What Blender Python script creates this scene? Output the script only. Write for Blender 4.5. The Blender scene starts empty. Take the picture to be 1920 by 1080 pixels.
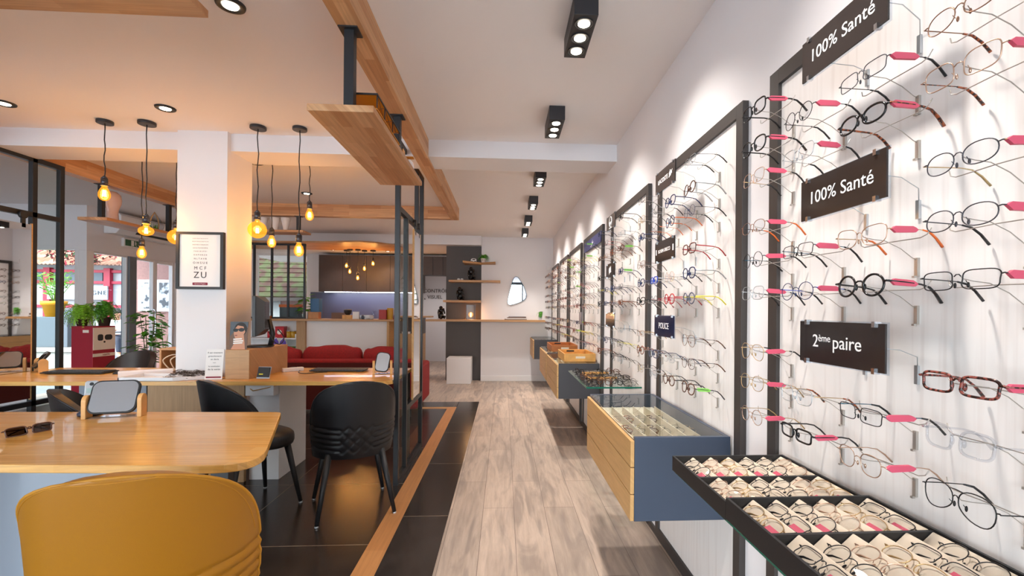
import bpy, math, random
from mathutils import Vector, Matrix
random.seed(7)
R = math.radians
PI = math.pi
SC = bpy.context.scene
COL = SC.collection

# ---------------------------------------------------------------- camera
cd = bpy.data.cameras.new('camera'); cam = bpy.data.objects.new('camera', cd); COL.objects.link(cam)
YAW, ROLL = 0.057, 0.008
fw = Vector((math.sin(YAW), math.cos(YAW), 0)); rt = Vector((math.cos(YAW), -math.sin(YAW), 0)); up = Vector((0, 0, 1))
rr = rt*math.cos(ROLL) + up*math.sin(ROLL); uu = up*math.cos(ROLL) - rt*math.sin(ROLL)
cam.matrix_world = Matrix(((rr.x, uu.x, -fw.x, 0), (rr.y, uu.y, -fw.y, 0), (rr.z, uu.z, -fw.z, 1.3), (0, 0, 0, 1)))
cd.sensor_width = 36; cd.lens = 850/1920*36
cd.shift_x = -33.5/1920; cd.shift_y = 42.4/1920
cd.clip_start = 0.03; cd.clip_end = 200
SC.camera = cam

# ---------------------------------------------------------------- world, sun, exposure
w = bpy.data.worlds.new('world'); SC.world = w; w.use_nodes = True
nt = w.node_tree; bgn = nt.nodes['Background']
sky = nt.nodes.new('ShaderNodeTexSky'); sky.sky_type = 'NISHITA'; sky.sun_disc = False
sky.sun_elevation = R(48); sky.sun_rotation = R(200); sky.air_density = 1.0; sky.dust_density = 3.0
mx = nt.nodes.new('ShaderNodeMix'); mx.data_type = 'RGBA'; mx.inputs[0].default_value = 0.6
mx.inputs[7].default_value = (5.0, 5.6, 6.8, 1)
nt.links.new(sky.outputs[0], mx.inputs[6]); nt.links.new(mx.outputs[2], bgn.inputs[0])
# the sky is much brighter on the sun's side (behind the camera)
gd = nt.nodes.new('ShaderNodeTexCoord'); gs_ = nt.nodes.new('ShaderNodeSeparateXYZ'); gr = nt.nodes.new('ShaderNodeMapRange')
gr.inputs['From Min'].default_value = .1; gr.inputs['From Max'].default_value = -.6; gr.inputs['To Min'].default_value = 0.42; gr.inputs['To Max'].default_value = 1.15
nt.links.new(gd.outputs['Generated'], gs_.inputs[0]); nt.links.new(gs_.outputs[1], gr.inputs[0]); nt.links.new(gr.outputs[0], bgn.inputs[1])
def light(name, kind, loc, energy, col, size=0.05, rot=None, **k):
    l = bpy.data.lights.new(name, kind); o = bpy.data.objects.new(name, l); COL.objects.link(o)
    o.location = loc; l.energy = energy; l.color = col
    if kind == 'SUN': l.angle = size
    elif kind == 'AREA': l.size = size
    else: l.shadow_soft_size = size
    if rot: o.rotation_euler = rot
    for a, b in k.items(): setattr(l, a, b)
    return o
light('sun', 'SUN', (0, -5, 12), 2.0, (1, .95, .87), R(.6), (R(40), 0, R(25)))
def portal(name, loc, rot, sx, sy):
    o = light(name, 'AREA', loc, 1, (1, 1, 1), sx, rot); o.data.shape = 'RECTANGLE'; o.data.size_y = sy
    o.data.cycles.is_portal = True
portal('rear_glazing_portal', (-2.8, -4.95, 1.35), (R(90), 0, 0), 7.2, 2.6)
portal('added_glazing_portal', (-6.95, -3.1, 1.35), (0, R(-90), 0), 2.6, 3.8)  # serves the added glazing in the left wall
portal('side_window_portal', (-6.0, 6.42, 1.1), (R(-90), 0, 0), 1.1, 2.1)
portal('door_portal', (-5.58, 7.35, 1.0), (0, R(-90), 0), 2.0, 1.9)
vs = SC.view_settings; vs.view_transform = 'Standard'; vs.look = 'None'; vs.gamma = 1; vs.exposure = 0.5; vs.use_curve_mapping = False
WARM = (1.0, .93, .87)

# ---------------------------------------------------------------- materials
def lin(c):
    if isinstance(c, str): c = tuple(int(c[i:i+2], 16)/255 for i in (0, 2, 4))
    return tuple(x/12.92 if x <= .04045 else ((x+.055)/1.055)**2.4 for x in c) + (1,)
M = {}
def mat(n, c, rough=.5, metal=0., spec=.5, emit=None, es=0., bump=0., bscale=200., var=0., coat=0.):
    m = bpy.data.materials.new(n); m.use_nodes = True; t = m.node_tree; b = t.nodes['Principled BSDF']
    b.inputs['Base Color'].default_value = lin(c); b.inputs['Roughness'].default_value = rough
    b.inputs['Metallic'].default_value = metal; b.inputs['Specular IOR Level'].default_value = spec
    b.inputs['Coat Weight'].default_value = coat
    if emit is not None:
        b.inputs['Emission Color'].default_value = lin(emit); b.inputs['Emission Strength'].default_value = es
    if bump or var:
        tc = t.nodes.new('ShaderNodeTexCoord'); nz = t.nodes.new('ShaderNodeTexNoise')
        nz.inputs['Scale'].default_value = bscale; nz.inputs['Detail'].default_value = 4
        t.links.new(tc.outputs['Object'], nz.inputs['Vector'])
        if bump:
            bp = t.nodes.new('ShaderNodeBump'); bp.inputs['Strength'].default_value = bump; bp.inputs['Distance'].default_value = .004
            t.links.new(nz.outputs[0], bp.inputs['Height']); t.links.new(bp.outputs[0], b.inputs['Normal'])
        if var:
            rp = t.nodes.new('ShaderNodeValToRGB'); cc = lin(c)
            rp.color_ramp.elements[0].color = tuple(x*(1-var) for x in cc[:3])+(1,); rp.color_ramp.elements[1].color = tuple(min(1, x*(1+var)) for x in cc[:3])+(1,)
            rp.color_ramp.elements[0].position = .35; rp.color_ramp.elements[1].position = .65
            t.links.new(nz.outputs[0], rp.inputs[0]); t.links.new(rp.outputs[0], b.inputs['Base Color'])
    M[n] = m; return m
def glass(n, c=(1, 1, 1), tint=1.0, rough=.0, refl=.9, emit=None, es=0, ior=1.45):
    """thin pane: transparent body with a Fresnel mirror coat"""
    m = bpy.data.materials.new(n); m.use_nodes = True; t = m.node_tree; t.nodes.clear()
    o = t.nodes.new('ShaderNodeOutputMaterial'); tr = t.nodes.new('ShaderNodeBsdfTransparent'); gl = t.nodes.new('ShaderNodeBsdfGlossy')
    fr = t.nodes.new('ShaderNodeFresnel'); mixn = t.nodes.new('ShaderNodeMixShader'); mu = t.nodes.new('ShaderNodeMath'); mu.operation = 'MULTIPLY'
    fr.inputs[0].default_value = ior; mu.inputs[1].default_value = refl; gl.inputs['Roughness'].default_value = rough
    tr.inputs[0].default_value = lin(c)
    ge = t.nodes.new('ShaderNodeNewGeometry'); iv = t.nodes.new('ShaderNodeMath'); iv.operation = 'SUBTRACT'; iv.inputs[0].default_value = 1; m2 = t.nodes.new('ShaderNodeMath'); m2.operation = 'MULTIPLY'
    t.links.new(ge.outputs['Backfacing'], iv.inputs[1]); t.links.new(mu.outputs[0], m2.inputs[0]); t.links.new(iv.outputs[0], m2.inputs[1])
    t.links.new(fr.outputs[0], mu.inputs[0]); t.links.new(m2.outputs[0], mixn.inputs[0])
    t.links.new(tr.outputs[0], mixn.inputs[1]); t.links.new(gl.outputs[0], mixn.inputs[2])
    last = mixn
    if emit:
        em = t.nodes.new('ShaderNodeEmission'); em.inputs[0].default_value = lin(emit); em.inputs[1].default_value = es
        ad = t.nodes.new('ShaderNodeAddShader'); t.links.new(mixn.outputs[0], ad.inputs[0]); t.links.new(em.outputs[0], ad.inputs[1]); last = ad
    t.links.new(last.outputs[0], o.inputs[0]); M[n] = m; return m
def coords(t, axis, off=(0, 0)):
    """2-D vector (along, across) from object coordinates; axis = grain direction"""
    tc = t.nodes.new('ShaderNodeTexCoord'); sp = t.nodes.new('ShaderNodeSeparateXYZ'); t.links.new(tc.outputs['Object'], sp.inputs[0])
    a = {'x': 0, 'y': 1, 'z': 2}[axis]; oth = [i for i in range(3) if i != a]
    ad = t.nodes.new('ShaderNodeMath'); ad.operation = 'ADD'; t.links.new(sp.outputs[oth[0]], ad.inputs[0]); t.links.new(sp.outputs[oth[1]], ad.inputs[1])
    cb = t.nodes.new('ShaderNodeCombineXYZ'); t.links.new(sp.outputs[a], cb.inputs[0]); t.links.new(ad.outputs[0], cb.inputs[1])
    mp = t.nodes.new('ShaderNodeMapping'); mp.inputs['Location'].default_value = (off[0], off[1], 0); t.links.new(cb.outputs[0], mp.inputs[0])
    return mp.outputs[0]
def wood(n, c1, c2, axis='x', strip=.045, length=.45, rough=.4, mortar=0., mc='000000', grain=.5, off=(0, 0), gs=(3, 70), dark=None, coat=0., spec=.5, bofs=.5):
    m = bpy.data.materials.new(n); m.use_nodes = True; t = m.node_tree; b = t.nodes['Principled BSDF']
    b.inputs['Roughness'].default_value = rough; b.inputs['Coat Weight'].default_value = coat; b.inputs['Specular IOR Level'].default_value = spec
    v = coords(t, axis, off)
    br = t.nodes.new('ShaderNodeTexBrick'); br.offset = bofs; br.inputs['Scale'].default_value = 1
    br.inputs['Color1'].default_value = lin(c1); br.inputs['Color2'].default_value = lin(c2); br.inputs['Mortar'].default_value = lin(mc)
    br.inputs['Mortar Size'].default_value = mortar; br.inputs['Mortar Smooth'].default_value = 0
    br.inputs['Brick Width'].default_value = length; br.inputs['Row Height'].default_value = strip
    t.links.new(v, br.inputs['Vector'])
    mp = t.nodes.new('ShaderNodeMapping'); mp.inputs['Scale'].default_value = (gs[0], gs[1], 1); t.links.new(v, mp.inputs[0])
    nz = t.nodes.new('ShaderNodeTexNoise'); nz.inputs['Scale'].default_value = 1; nz.inputs['Detail'].default_value = 5; nz.inputs['Roughness'].default_value = .65
    t.links.new(mp.outputs[0], nz.inputs['Vector'])
    rp = t.nodes.new('ShaderNodeValToRGB'); rp.color_ramp.elements[0].position = .3; rp.color_ramp.elements[1].position = .7
    g = 1-grain*.5; rp.color_ramp.elements[0].color = (g, g*.97, g*.93, 1); rp.color_ramp.elements[1].color = (1.08, 1.08, 1.08, 1)
    t.links.new(nz.outputs[0], rp.inputs[0])
    ml = t.nodes.new('ShaderNodeMix'); ml.data_type = 'RGBA'; ml.blend_type = 'MULTIPLY'; ml.inputs[0].default_value = 1
    t.links.new(br.outputs[0], ml.inputs[6]); t.links.new(rp.outputs[0], ml.inputs[7]); out = ml.outputs[2]
    if dark:
        n2 = t.nodes.new('ShaderNodeTexNoise'); mp2 = t.nodes.new('ShaderNodeMapping'); mp2.inputs['Scale'].default_value = (1.6, 9, 1)
        t.links.new(v, mp2.inputs[0]); t.links.new(mp2.outputs[0], n2.inputs['Vector']); n2.inputs['Detail'].default_value = 6; n2.inputs['Distortion'].default_value = 1.2; n2.inputs['Scale'].default_value = 1
        r2 = t.nodes.new('ShaderNodeValToRGB'); r2.color_ramp.elements[0].position = .36; r2.color_ramp.elements[1].position = .56
        r2.color_ramp.elements[0].color = (1, 1, 1, 1); r2.color_ramp.elements[1].color = (0, 0, 0, 1); t.links.new(n2.outputs[0], r2.inputs[0])
        m2 = t.nodes.new('ShaderNodeMix'); m2.data_type = 'RGBA'; m2.inputs[7].default_value = lin(dark)
        s = t.nodes.new('ShaderNodeMath'); s.operation = 'MULTIPLY'; s.inputs[1].default_value = .55; t.links.new(r2.outputs[0], s.inputs[0])
        t.links.new(s.outputs[0], m2.inputs[0]); t.links.new(out, m2.inputs[6]); out = m2.outputs[2]
    t.links.new(out, b.inputs['Base Color']); M[n] = m; return m

mat('wall_white', 'e6e3e4', .75, bump=.05, bscale=120)
mat('ceiling_white', 'f2edeb', .85, bump=.03, bscale=120)
mat('panel_white', 'efebe8', .45, bump=.02, bscale=30)
mat('black_metal', '2b2c2f', .42, .3)
mat('black_matte', '1b1b1d', .5)
mat('panel_frame', '3d3836', .5, .1)
mat('dark_panel', '55504f', .6)
mat('cabinet_brown', '3a2c26', .45, var=.08, bscale=8)
mat('blue_grey', '3b4658', .45)
mat('charcoal_side', '3b3b40', .45)
mat('black_leather', '18181b', .38, bump=.12, bscale=500, spec=.5)
mat('brown_leather', '33261f', .4, bump=.12, bscale=500)
mat('yellow_leather', 'a06806', .42, bump=.12, bscale=500)
mat('yellow_thread', 'b57a14', .6)
mat('red_velvet', '8e0f16', .75, bump=.15, bscale=60, var=.15)
mat('dark_red_cloth', '4a0a0c', .85, bump=.1, bscale=150)
mat('white_gloss', 'e9e7e8', .25)
mat('white_matte', 'eceaea', .6)
mat('grey_gloss', '8f96a1', .16, spec=.6)
mat('cream', 'd8c9b4', .6)
mat('dark_plastic', '222326', .4)
mat('grey_plastic', '6d757c', .4)
mat('monitor_back', '3f4c58', .38)
mat('silver', 'b9bec2', .3, .8)
mat('chrome', 'd8dade', .15, 1.)
mat('gold', 'c2a577', .3, .9)
mat('rose_gold', 'c4a48e', .3, .9)
mat('copper', '8e6a55', .35, .8)
mat('gunmetal', '4a4a50', .35, .7)
mat('thin_black', '1c1a1b', .35, .3)
mat('acetate_black', '121214', .18)
mat('acetate_navy', '1c2c55', .2)
mat('acetate_blue', '2145b8', .2)
mat('acetate_red', 'b3222c', .2)
mat('acetate_grey', '55586a', .25)
mat('acetate_brown', '5c3a2a', .2)
mat('teal_metal', '1f5a73', .3, .6)
mat('orange_plastic', 'e06a28', .35)
mat('yellow_plastic', 'e4d838', .35)
mat('pink_tag', 'd4526c', .45, emit=None)
mat('green_tag', '8fd85c', .5)
mat('paper', 'f2efec', .7)
mat('card', 'efe6da', .7)
mat('spot_black', '26262a', .45)
mat('lamp_disc', 'ffffff', .4, emit='fff0d8', es=14)
mat('kitchen_lamp', 'ffffff', .4, emit='fff0d8', es=6)
mat('led_strip', 'ffffff', .4, emit='dfe4ff', es=14)
mat('filament', 'ffb45c', .4, emit='ffb45c', es=60)
mat('exit_green', '1d5c40', .4)
mat('sign_black', '2e2826', .12, spec=.6)
mat('sign_navy', '1d2440', .12, spec=.6)
mat('sign_blue', '33386a', .4)
mat('sign_text', 'f4f1ef', .5)
mat('sign_edge', 'd9d3cf', .2)
mat('leaf', '57a02b', .5, var=.35, bscale=25)
mat('leaf_light', '93d23c', .5, var=.35, bscale=25)
mat('reed_green', '46601f', .6, var=.3, bscale=20); mat('palm_green', '5d8a2c', .6, var=.3, bscale=20)
mat('leaf_dark', '347a3a', .45, var=.3, bscale=25)
mat('stem', '5c6b3c', .6)
mat('terracotta_dark', '4a352c', .7)
mat('display_red', 'a3152d', .45)
mat('pot_yellow', 'c98a00', .5)
mat('outer_red', '9c0f30', .5)
mat('outer_white', 'a3a5a6', .7)
mat('outer_grey', '4f5860', .6)
mat('outer_pink', '94706a', .8, var=.08, bscale=30)
mat('pavement', '868a8f', .8, var=.1, bscale=6)
mat('stone', '9b9890', .8, var=.1, bscale=12)
mat('skin', 'c58c6e', .55); mat('hair', '1f1a18', .6); mat('shirt', 'e8ecf2', .7); mat('trousers', '2b3140', .7)
mat('porcelain', 'd8b8ad', .12, coat=.6)
mat('book_brown', '6e5446', .6); mat('kitchen_splash', '4d4e64', .35)
mat('tin_red', 'c0202a', .35); mat('tin_gold', 'c4952e', .35); mat('purple', '5a3aa4', .5); mat('cobalt', '2b5f8c', .4)
mat('green_box', '5fae5a', .5); mat('maroon', '7b1c2c', .5); mat('amber_model', 'd98a1e', .4); mat('keys', '3a3b3e', .5)
mat('screen', '9fb7b5', .3); mat('phone_silver', 'b7bbbf', .3, .3); mat('phone_navy', '26324a', .4)
mat('blue_print', '2b3f7a', .7); mat('maroon_print', '8b1f38', .6); mat('ink', '2a2727', .7); mat('grout_red', 'b34a4a', .7)
mat('wood_box', 'b5783c', .45, var=.12, bscale=14); mat('wood_tray', 'a3602b', .45, var=.12, bscale=14); mat('wood_tray_light', 'cf9850', .45, var=.12, bscale=14)
mat('beech', 'dba768', .45, var=.08, bscale=18)
mat('mirror', 'e6e8ea', .015, 1.)
mat('amber_mirror', 'd5a07e', .02, 1.)
glass('pane', (.97, .985, .98), refl=.35); glass('lens', (.965, .97, .975), refl=.6); glass('dark_lens', (.28, .24, .24), refl=.8)
glass('shelf_glass', (.972, .988, .982)); glass('clear_plastic', (.93, .95, .97), rough=.05)
glass('crystal', (.955, .96, .97), rough=.05, refl=1.4); glass('bulb_glass', (1, .86, .58), refl=.6, emit='ffa636', es=.45)
mat('glass_edge', '1f6a55', .15)
# tortoise and speckled
def speckle(n, c1, c2, sc=160, rough=.25):
    m = mat(n, c1, rough); t = m.node_tree; b = t.nodes['Principled BSDF']
    tc = t.nodes.new('ShaderNodeTexCoord'); nz = t.nodes.new('ShaderNodeTexNoise'); nz.inputs['Scale'].default_value = sc; nz.inputs['Detail'].default_value = 2
    rp = t.nodes.new('ShaderNodeValToRGB'); rp.color_ramp.elements[0].position = .45; rp.color_ramp.elements[1].position = .56
    rp.color_ramp.elements[0].color = lin(c1); rp.color_ramp.elements[1].color = lin(c2)
    t.links.new(tc.outputs['Object'], nz.inputs['Vector']); t.links.new(nz.outputs[0], rp.inputs[0]); t.links.new(rp.outputs[0], b.inputs['Base Color'])
speckle('tortoise', '2b140d', '9a4f2c'); speckle('tortoise_red', '2a1410', '8e4a40')
speckle('photo_grey', '2d3440', 'c8d2da', 9, .4); speckle('flower', '1f3f1c', '8f1f30', 7, .7)
wood('oak_x', 'c9935c', 'dcab74', 'x', .042, .5, .38, off=(.1, .02))
wood('oak_desk', 'dea350', 'ebb666', 'x', .042, .55, .26, off=(.3, .01), coat=.15)
wood('oak_y', 'bc8454', 'dcac7e', 'y', .045, .4, .45)
wood('oak_xb', 'bc8454', 'dcac7e', 'x', .045, .4, .45)
wood('oak_plain', 'c59a62', 'caa069', 'y', 2, 3, .45, grain=.35, gs=(5, 60))
wood('oak_plain_x', 'bd9061', 'c29566', 'x', 2, 3, .45, grain=.35, gs=(5, 60))
wood('oak_strip', 'b47c4c', 'c48c58', 'y', .3, .62, .35, mortar=.0, grain=.4)
wood('oak_z', 'b08a60', 'b99268', 'z', .12, 2, .5, grain=.4)
wood('floor_planks', 'cbb7a6', 'b2a193', 'y', .2, 1.25, .42, mortar=.0012, mc='5f5048', grain=.35, off=(.3, .125), gs=(4, 45), dark='7c7069', bofs=.37)
wood('dark_tile', '37312e', '2f2a28', 'x', .885, .885, .22, mortar=.0022, mc='a08f7c', grain=.9, off=(1.548, -2.55+.885*6), gs=(9, 9), bofs=0., spec=.6)
wood('dark_tile_y', '37312e', '2f2a28', 'y', 2, .98, .22, mortar=.0022, mc='a08f7c', grain=.9, off=(-2.885+.98*6, 1), gs=(9, 9), bofs=0., spec=.6)
# white board with faint vertical streaks (display panels)
def streaks(n, c1, c2):
    m = mat(n, c1, .45); t = m.node_tree; b = t.nodes['Principled BSDF']
    v = coords(t, 'z'); mp = t.nodes.new('ShaderNodeMapping'); mp.inputs['Scale'].default_value = (2, 60, 1); t.links.new(v, mp.inputs[0])
    nz = t.nodes.new('ShaderNodeTexNoise'); nz.inputs['Scale'].default_value = 1; nz.inputs['Detail'].default_value = 3; t.links.new(mp.outputs[0], nz.inputs['Vector'])
    rp = t.nodes.new('ShaderNodeValToRGB'); rp.color_ramp.elements[0].position = .3; rp.color_ramp.elements[1].position = .5
    rp.color_ramp.elements[0].color = lin(c2); rp.color_ramp.elements[1].color = lin(c1); t.links.new(nz.outputs[0], rp.inputs[0]); t.links.new(rp.outputs[0], b.inputs['Base Color'])
streaks('panel_board', 'ebe7e4', 'e1dbd7')
mat('steel_wire', 'b0aaa3', .35, .6)
# tiled roof across the street: mossy brown
speckle('roof_tile', '3a1c10', '3b3d1a', 4, .8); speckle('roof_pink', '96604a', 'b0886e', 2.5, .8)

# ---------------------------------------------------------------- mesh builder
class MB:
    def __init__(s): s.v = []; s.f = []; s.sm = []
    def add(s, vs, fs, smooth=False):
        o = len(s.v); s.v += [tuple(v) for v in vs]; s.f += [tuple(i+o for i in f) for f in fs]; s.sm += [smooth]*len(fs); return s
    def box(s, x0, x1, y0, y1, z0, z1, mtx=None):
        vs = [Vector(p) for p in ((x0, y0, z0), (x1, y0, z0), (x1, y1, z0), (x0, y1, z0), (x0, y0, z1), (x1, y0, z1), (x1, y1, z1), (x0, y1, z1))]
        if mtx: vs = [mtx @ v for v in vs]
        return s.add(vs, [(0, 3, 2, 1), (4, 5, 6, 7), (0, 1, 5, 4), (1, 2, 6, 5), (2, 3, 7, 6), (3, 0, 4, 7)])
    def cbox(s, c, d, mtx=None):
        return s.box(c[0]-d[0]/2, c[0]+d[0]/2, c[1]-d[1]/2, c[1]+d[1]/2, c[2]-d[2]/2, c[2]+d[2]/2, mtx)
    def tube(s, pts, r, n=8, closed=False, flat=1.0, capped=True):
        pts = [Vector(p) for p in pts]; N = len(pts); rs = r if isinstance(r, (list, tuple)) else [r]*N
        rings = []; prev = None
        for i, p in enumerate(pts):
            if closed: t = pts[(i+1) % N]-pts[i-1]
            else: t = pts[min(i+1, N-1)]-pts[max(i-1, 0)]
            if t.length < 1e-9: t = Vector((0, 0, 1))
            t.normalize()
            if prev is None:
                a = Vector((0, 0, 1)) if abs(t.z) < .9 else Vector((0, 1, 0)); a = a - t*a.dot(t)
            else: a = prev - t*prev.dot(t)
            a.normalize(); prev = a; b = t.cross(a)
            rings.append([p + a*math.cos(2*PI*k/n)*rs[i] + b*math.sin(2*PI*k/n)*rs[i]*flat for k in range(n)])
        vs = [q for rg in rings for q in rg]; fs = []
        for i in range(N if closed else N-1):
            j = (i+1) % N
            for k in range(n): fs.append((i*n+k, i*n+(k+1) % n, j*n+(k+1) % n, j*n+k))
        if not closed and capped: fs += [tuple(range(n-1, -1, -1)), tuple((N-1)*n+k for k in range(n))]
        return s.add(vs, fs, True)
    def cyl(s, c, r, z0, z1, n=24, r2=None, axis='z'):
        r2 = r if r2 is None else r2; vs = []
        for zz, q in ((z0, r), (z1, r2)):
            for k in range(n):
                a = 2*PI*k/n; p = (q*math.cos(a), q*math.sin(a), zz)
                p = {'z': p, 'x': (p[2], p[0], p[1]), 'y': (p[0], p[2], p[1])}[axis]
                vs.append((c[0]+p[0], c[1]+p[1], c[2]+p[2] if axis != 'z' else c[2]+p[2]))
        fs = [(k, (k+1) % n, n+(k+1) % n, n+k) for k in range(n)]
        o = len(s.v); s.add(vs, fs, True); s.f += [tuple(o+i for i in range(n-1, -1, -1)), tuple(o+n+i for i in range(n))]; s.sm += [False, False]; return s
    def lathe(s, c, prof, n=24, sx=1., sy=1.):
        vs = []; m = len(prof)
        for r, z in prof:
            for k in range(n):
                a = 2*PI*k/n; vs.append((c[0]+r*math.cos(a)*sx, c[1]+r*math.sin(a)*sy, c[2]+z))
        fs = [(i*n+k, i*n+(k+1) % n, (i+1)*n+(k+1) % n, (i+1)*n+k) for i in range(m-1) for k in range(n)]
        return s.add(vs, fs, True)
    def ball(s, c, r, n=16, m=10, sx=1, sy=1, sz=1):
        return s.lathe(c, [(max(1e-5, r*math.sin(PI*i/m)), -r*sz*math.cos(PI*i/m)) for i in range(m+1)], n, sx, sy)
    def prism(s, poly, z0, z1, axis='z'):
        n = len(poly)
        def q(p, h): return {'z': (p[0], p[1], h), 'x': (h, p[0], p[1]), 'y': (p[0], h, p[1])}[axis]
        vs = [q(p, z0) for p in poly]+[q(p, z1) for p in poly]
        return s.add(vs, [tuple(range(n-1, -1, -1)), tuple(range(n, 2*n))]+[(k, (k+1) % n, n+(k+1) % n, n+k) for k in range(n)])
    def quad(s, a, b, c, d): return s.add([a, b, c, d], [(0, 1, 2, 3)])
    def xf(s, m, start=0):
        for i in range(start, len(s.v)): s.v[i] = tuple(m @ Vector(s.v[i]))
        return s
    def mesh(s, name, mats, off=None):
        me = bpy.data.meshes.new(name); vs = s.v if off is None else [(x-off[0], y-off[1], z-off[2]) for x, y, z in s.v]
        me.from_pydata(vs, [], s.f); me.polygons.foreach_set('use_smooth', s.sm)
        for m in (mats if isinstance(mats, (list, tuple)) else [mats]): me.materials.append(M[m] if isinstance(m, str) else m)
        me.update(); return me
def link(name, me, parent=None):
    o = bpy.data.objects.new(name, me); COL.objects.link(o)
    if parent: o.parent = parent
    return o
def mods(o, bev=0, sub=0, seg=2):
    if bev:
        b = o.modifiers.new('bevel', 'BEVEL'); b.width = bev; b.segments = seg; b.limit_method = 'ANGLE'; b.angle_limit = R(40)
    if sub:
        b = o.modifiers.new('subsurf', 'SUBSURF'); b.levels = sub; b.render_levels = sub
def tag(o, label, cat, group=None):
    o['label'] = label; o['category'] = cat
    if group: o['group'] = group
    return o
def thing(name, label, cat, loc=(0, 0, 0), rz=0, group=None):
    o = bpy.data.objects.new(name, None); COL.objects.link(o); o.empty_display_size = .05
    o.location = loc; o.rotation_euler = (0, 0, rz); return tag(o, label, cat, group)
def part(name, mb, m, parent, bev=0, sub=0, world=False, label=None):
    """world=True: mesh was drawn in world coordinates, parent unrotated at its own location"""
    off = None
    if world:
        p = parent; off = Vector((0, 0, 0))
        while p: off += Vector(p.location); p = p.parent
    o = link(name, mb.mesh(name, m, off), parent); mods(o, bev, sub)
    if label: o['label'] = label
    return o
def single(name, mb, m, label, cat, group=None, bev=0, sub=0):
    xs = [v[0] for v in mb.v]; ys = [v[1] for v in mb.v]; z = min(v[2] for v in mb.v)
    c = ((min(xs)+max(xs))/2, (min(ys)+max(ys))/2, z)
    o = link(name, mb.mesh(name, m, c)); o.location = c; mods(o, bev, sub); return tag(o, label, cat, group)
def struct(name, mb, m, bev=0):
    o = link(name, mb.mesh(name, m)); o['kind'] = 'structure'; mods(o, bev); return o
def copytree(o, parent=None):
    c = o.copy(); COL.objects.link(c)
    if parent: c.parent = parent
    for ch in o.children: copytree(ch, c)
    return c
def text(body, size, mtx, m, parent, name='lettering', extrude=.0006, align='CENTER', world_off=None, spacing=1.0):
    cu = bpy.data.curves.new(name, 'FONT'); cu.body = body; cu.size = size; cu.align_x = align; cu.align_y = 'CENTER'; cu.extrude = extrude; cu.resolution_u = 3
    cu.space_character = spacing
    t = bpy.data.objects.new('tmp', cu); COL.objects.link(t); dg = bpy.context.evaluated_depsgraph_get(); dg.update()
    me = bpy.data.meshes.new_from_object(t.evaluated_get(dg)); bpy.data.objects.remove(t); me.name = name
    me.transform(mtx); me.materials.clear(); me.materials.append(M[m])
    return link(name, me, parent)
def frameM(origin, xd, yd):
    x = Vector(xd).normalized(); y = Vector(yd).normalized(); z = x.cross(y)
    return Matrix(((x.x, y.x, z.x, origin[0]), (x.y, y.y, z.y, origin[1]), (x.z, y.z, z.z, origin[2]), (0, 0, 0, 1)))
def T(x, y, z): return Matrix.Translation((x, y, z))
def RZ(a): return Matrix.Rotation(a, 4, 'Z')
def RX(a): return Matrix.Rotation(a, 4, 'X')
def RY(a): return Matrix.Rotation(a, 4, 'Y')
def smooth(pts, n=6):
    pts = [Vector(p) for p in pts]; out = []
    for i in range(len(pts)-1):
        p0, p1, p2, p3 = pts[max(i-1, 0)], pts[i], pts[i+1], pts[min(i+2, len(pts)-1)]
        for q in range(n):
            u = q/n; out.append(.5*((2*p1)+(p2-p0)*u+(2*p0-5*p1+4*p2-p3)*u*u+(3*p1-p0-3*p2+p3)*u**3))
    return out+[pts[-1]]
def rrect(w, h, r, n=6):
    pts = []
    for cx, cy, a0 in ((w/2-r, h/2-r, 0), (-w/2+r, h/2-r, 90), (-w/2+r, -h/2+r, 180), (w/2-r, -h/2+r, 270)):
        for k in range(n+1):
            a = R(a0+90*k/n); pts.append((cx+r*math.cos(a), cy+r*math.sin(a)))
    return pts
# ================================================================ the setting
CZ = 2.645
struct('floor', MB().box(-6.9, 1.05, -5.1, 11.8, -.12, 0), 'floor_planks')
struct('floor_tiles', MB().box(-6.75, -.735, -5, 6.0, 0, .002).box(-6.75, -.62, 6.115, 6.46, 0, .002), 'dark_tile').name = 'floor_dark_tiles'
struct('floor_tile_border', MB().box(-.625, -.34, -5, 6.46, 0, .002), 'dark_tile_y').name = 'floor_tile_border'
struct('trim_1', MB().box(-.737, -.622, -5, 6.115, 0, .0035), 'oak_strip')
struct('trim_2', MB().box(-6.75, -.737, 6.0, 6.115, 0, .0035), 'oak_plain_x')
struct('ceiling', MB().box(-6.9, 1.05, -5.1, 8.5, CZ, CZ+.15), 'ceiling_white')
struct('ceiling_kitchen', MB().box(-5.65, -.9, 8.45, 11.8, 2.48, 2.6), 'ceiling_white')
struct('wall_right', MB().box(.9, 1.05, -5.1, 8.5, 0, CZ), 'wall_white')
struct('wall_back', MB().box(-.42, .9, 8.36, 8.5, 0, CZ).box(-5.5, -.42, 8.24, 8.45, 2.48, CZ), 'wall_white')
struct('wall_back_dark', MB().box(-1.07, -.42, 8.45, 8.56, 0, 2.48), 'dark_panel')
struct('baseboard_back', MB().box(-.42, .88, 8.342, 8.36, 0, .1), 'white_matte', bev=.003)
struct('baseboard_right', MB().box(.888, .9, -5, 8.342, 0, .035), 'panel_frame')
struct('wall_beam', MB().box(-6.75, -2.475, 3.62, 3.94, 2.51, CZ).box(-2.11, .9, 3.62, 3.94, 2.51, CZ), 'wall_white')
struct('wall_column', MB().box(-2.475, -2.11, 3.575, 3.915, 0, CZ), 'wall_white')
struct('wall_left', MB().box(-6.9, -6.75, -1.2, 6.42, 0, CZ), 'wall_white')
lm = MB()  # unseen glazing added to the left wall for more sky fill
for y in (-5, -3.1, -1.26): lm.box(-6.85, -6.79, y, y+.06, 0, CZ)
lm.box(-6.85, -6.79, -5, -1.2, 0, .08).box(-6.85, -6.79, -5, -1.2, CZ-.12, CZ)
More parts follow.
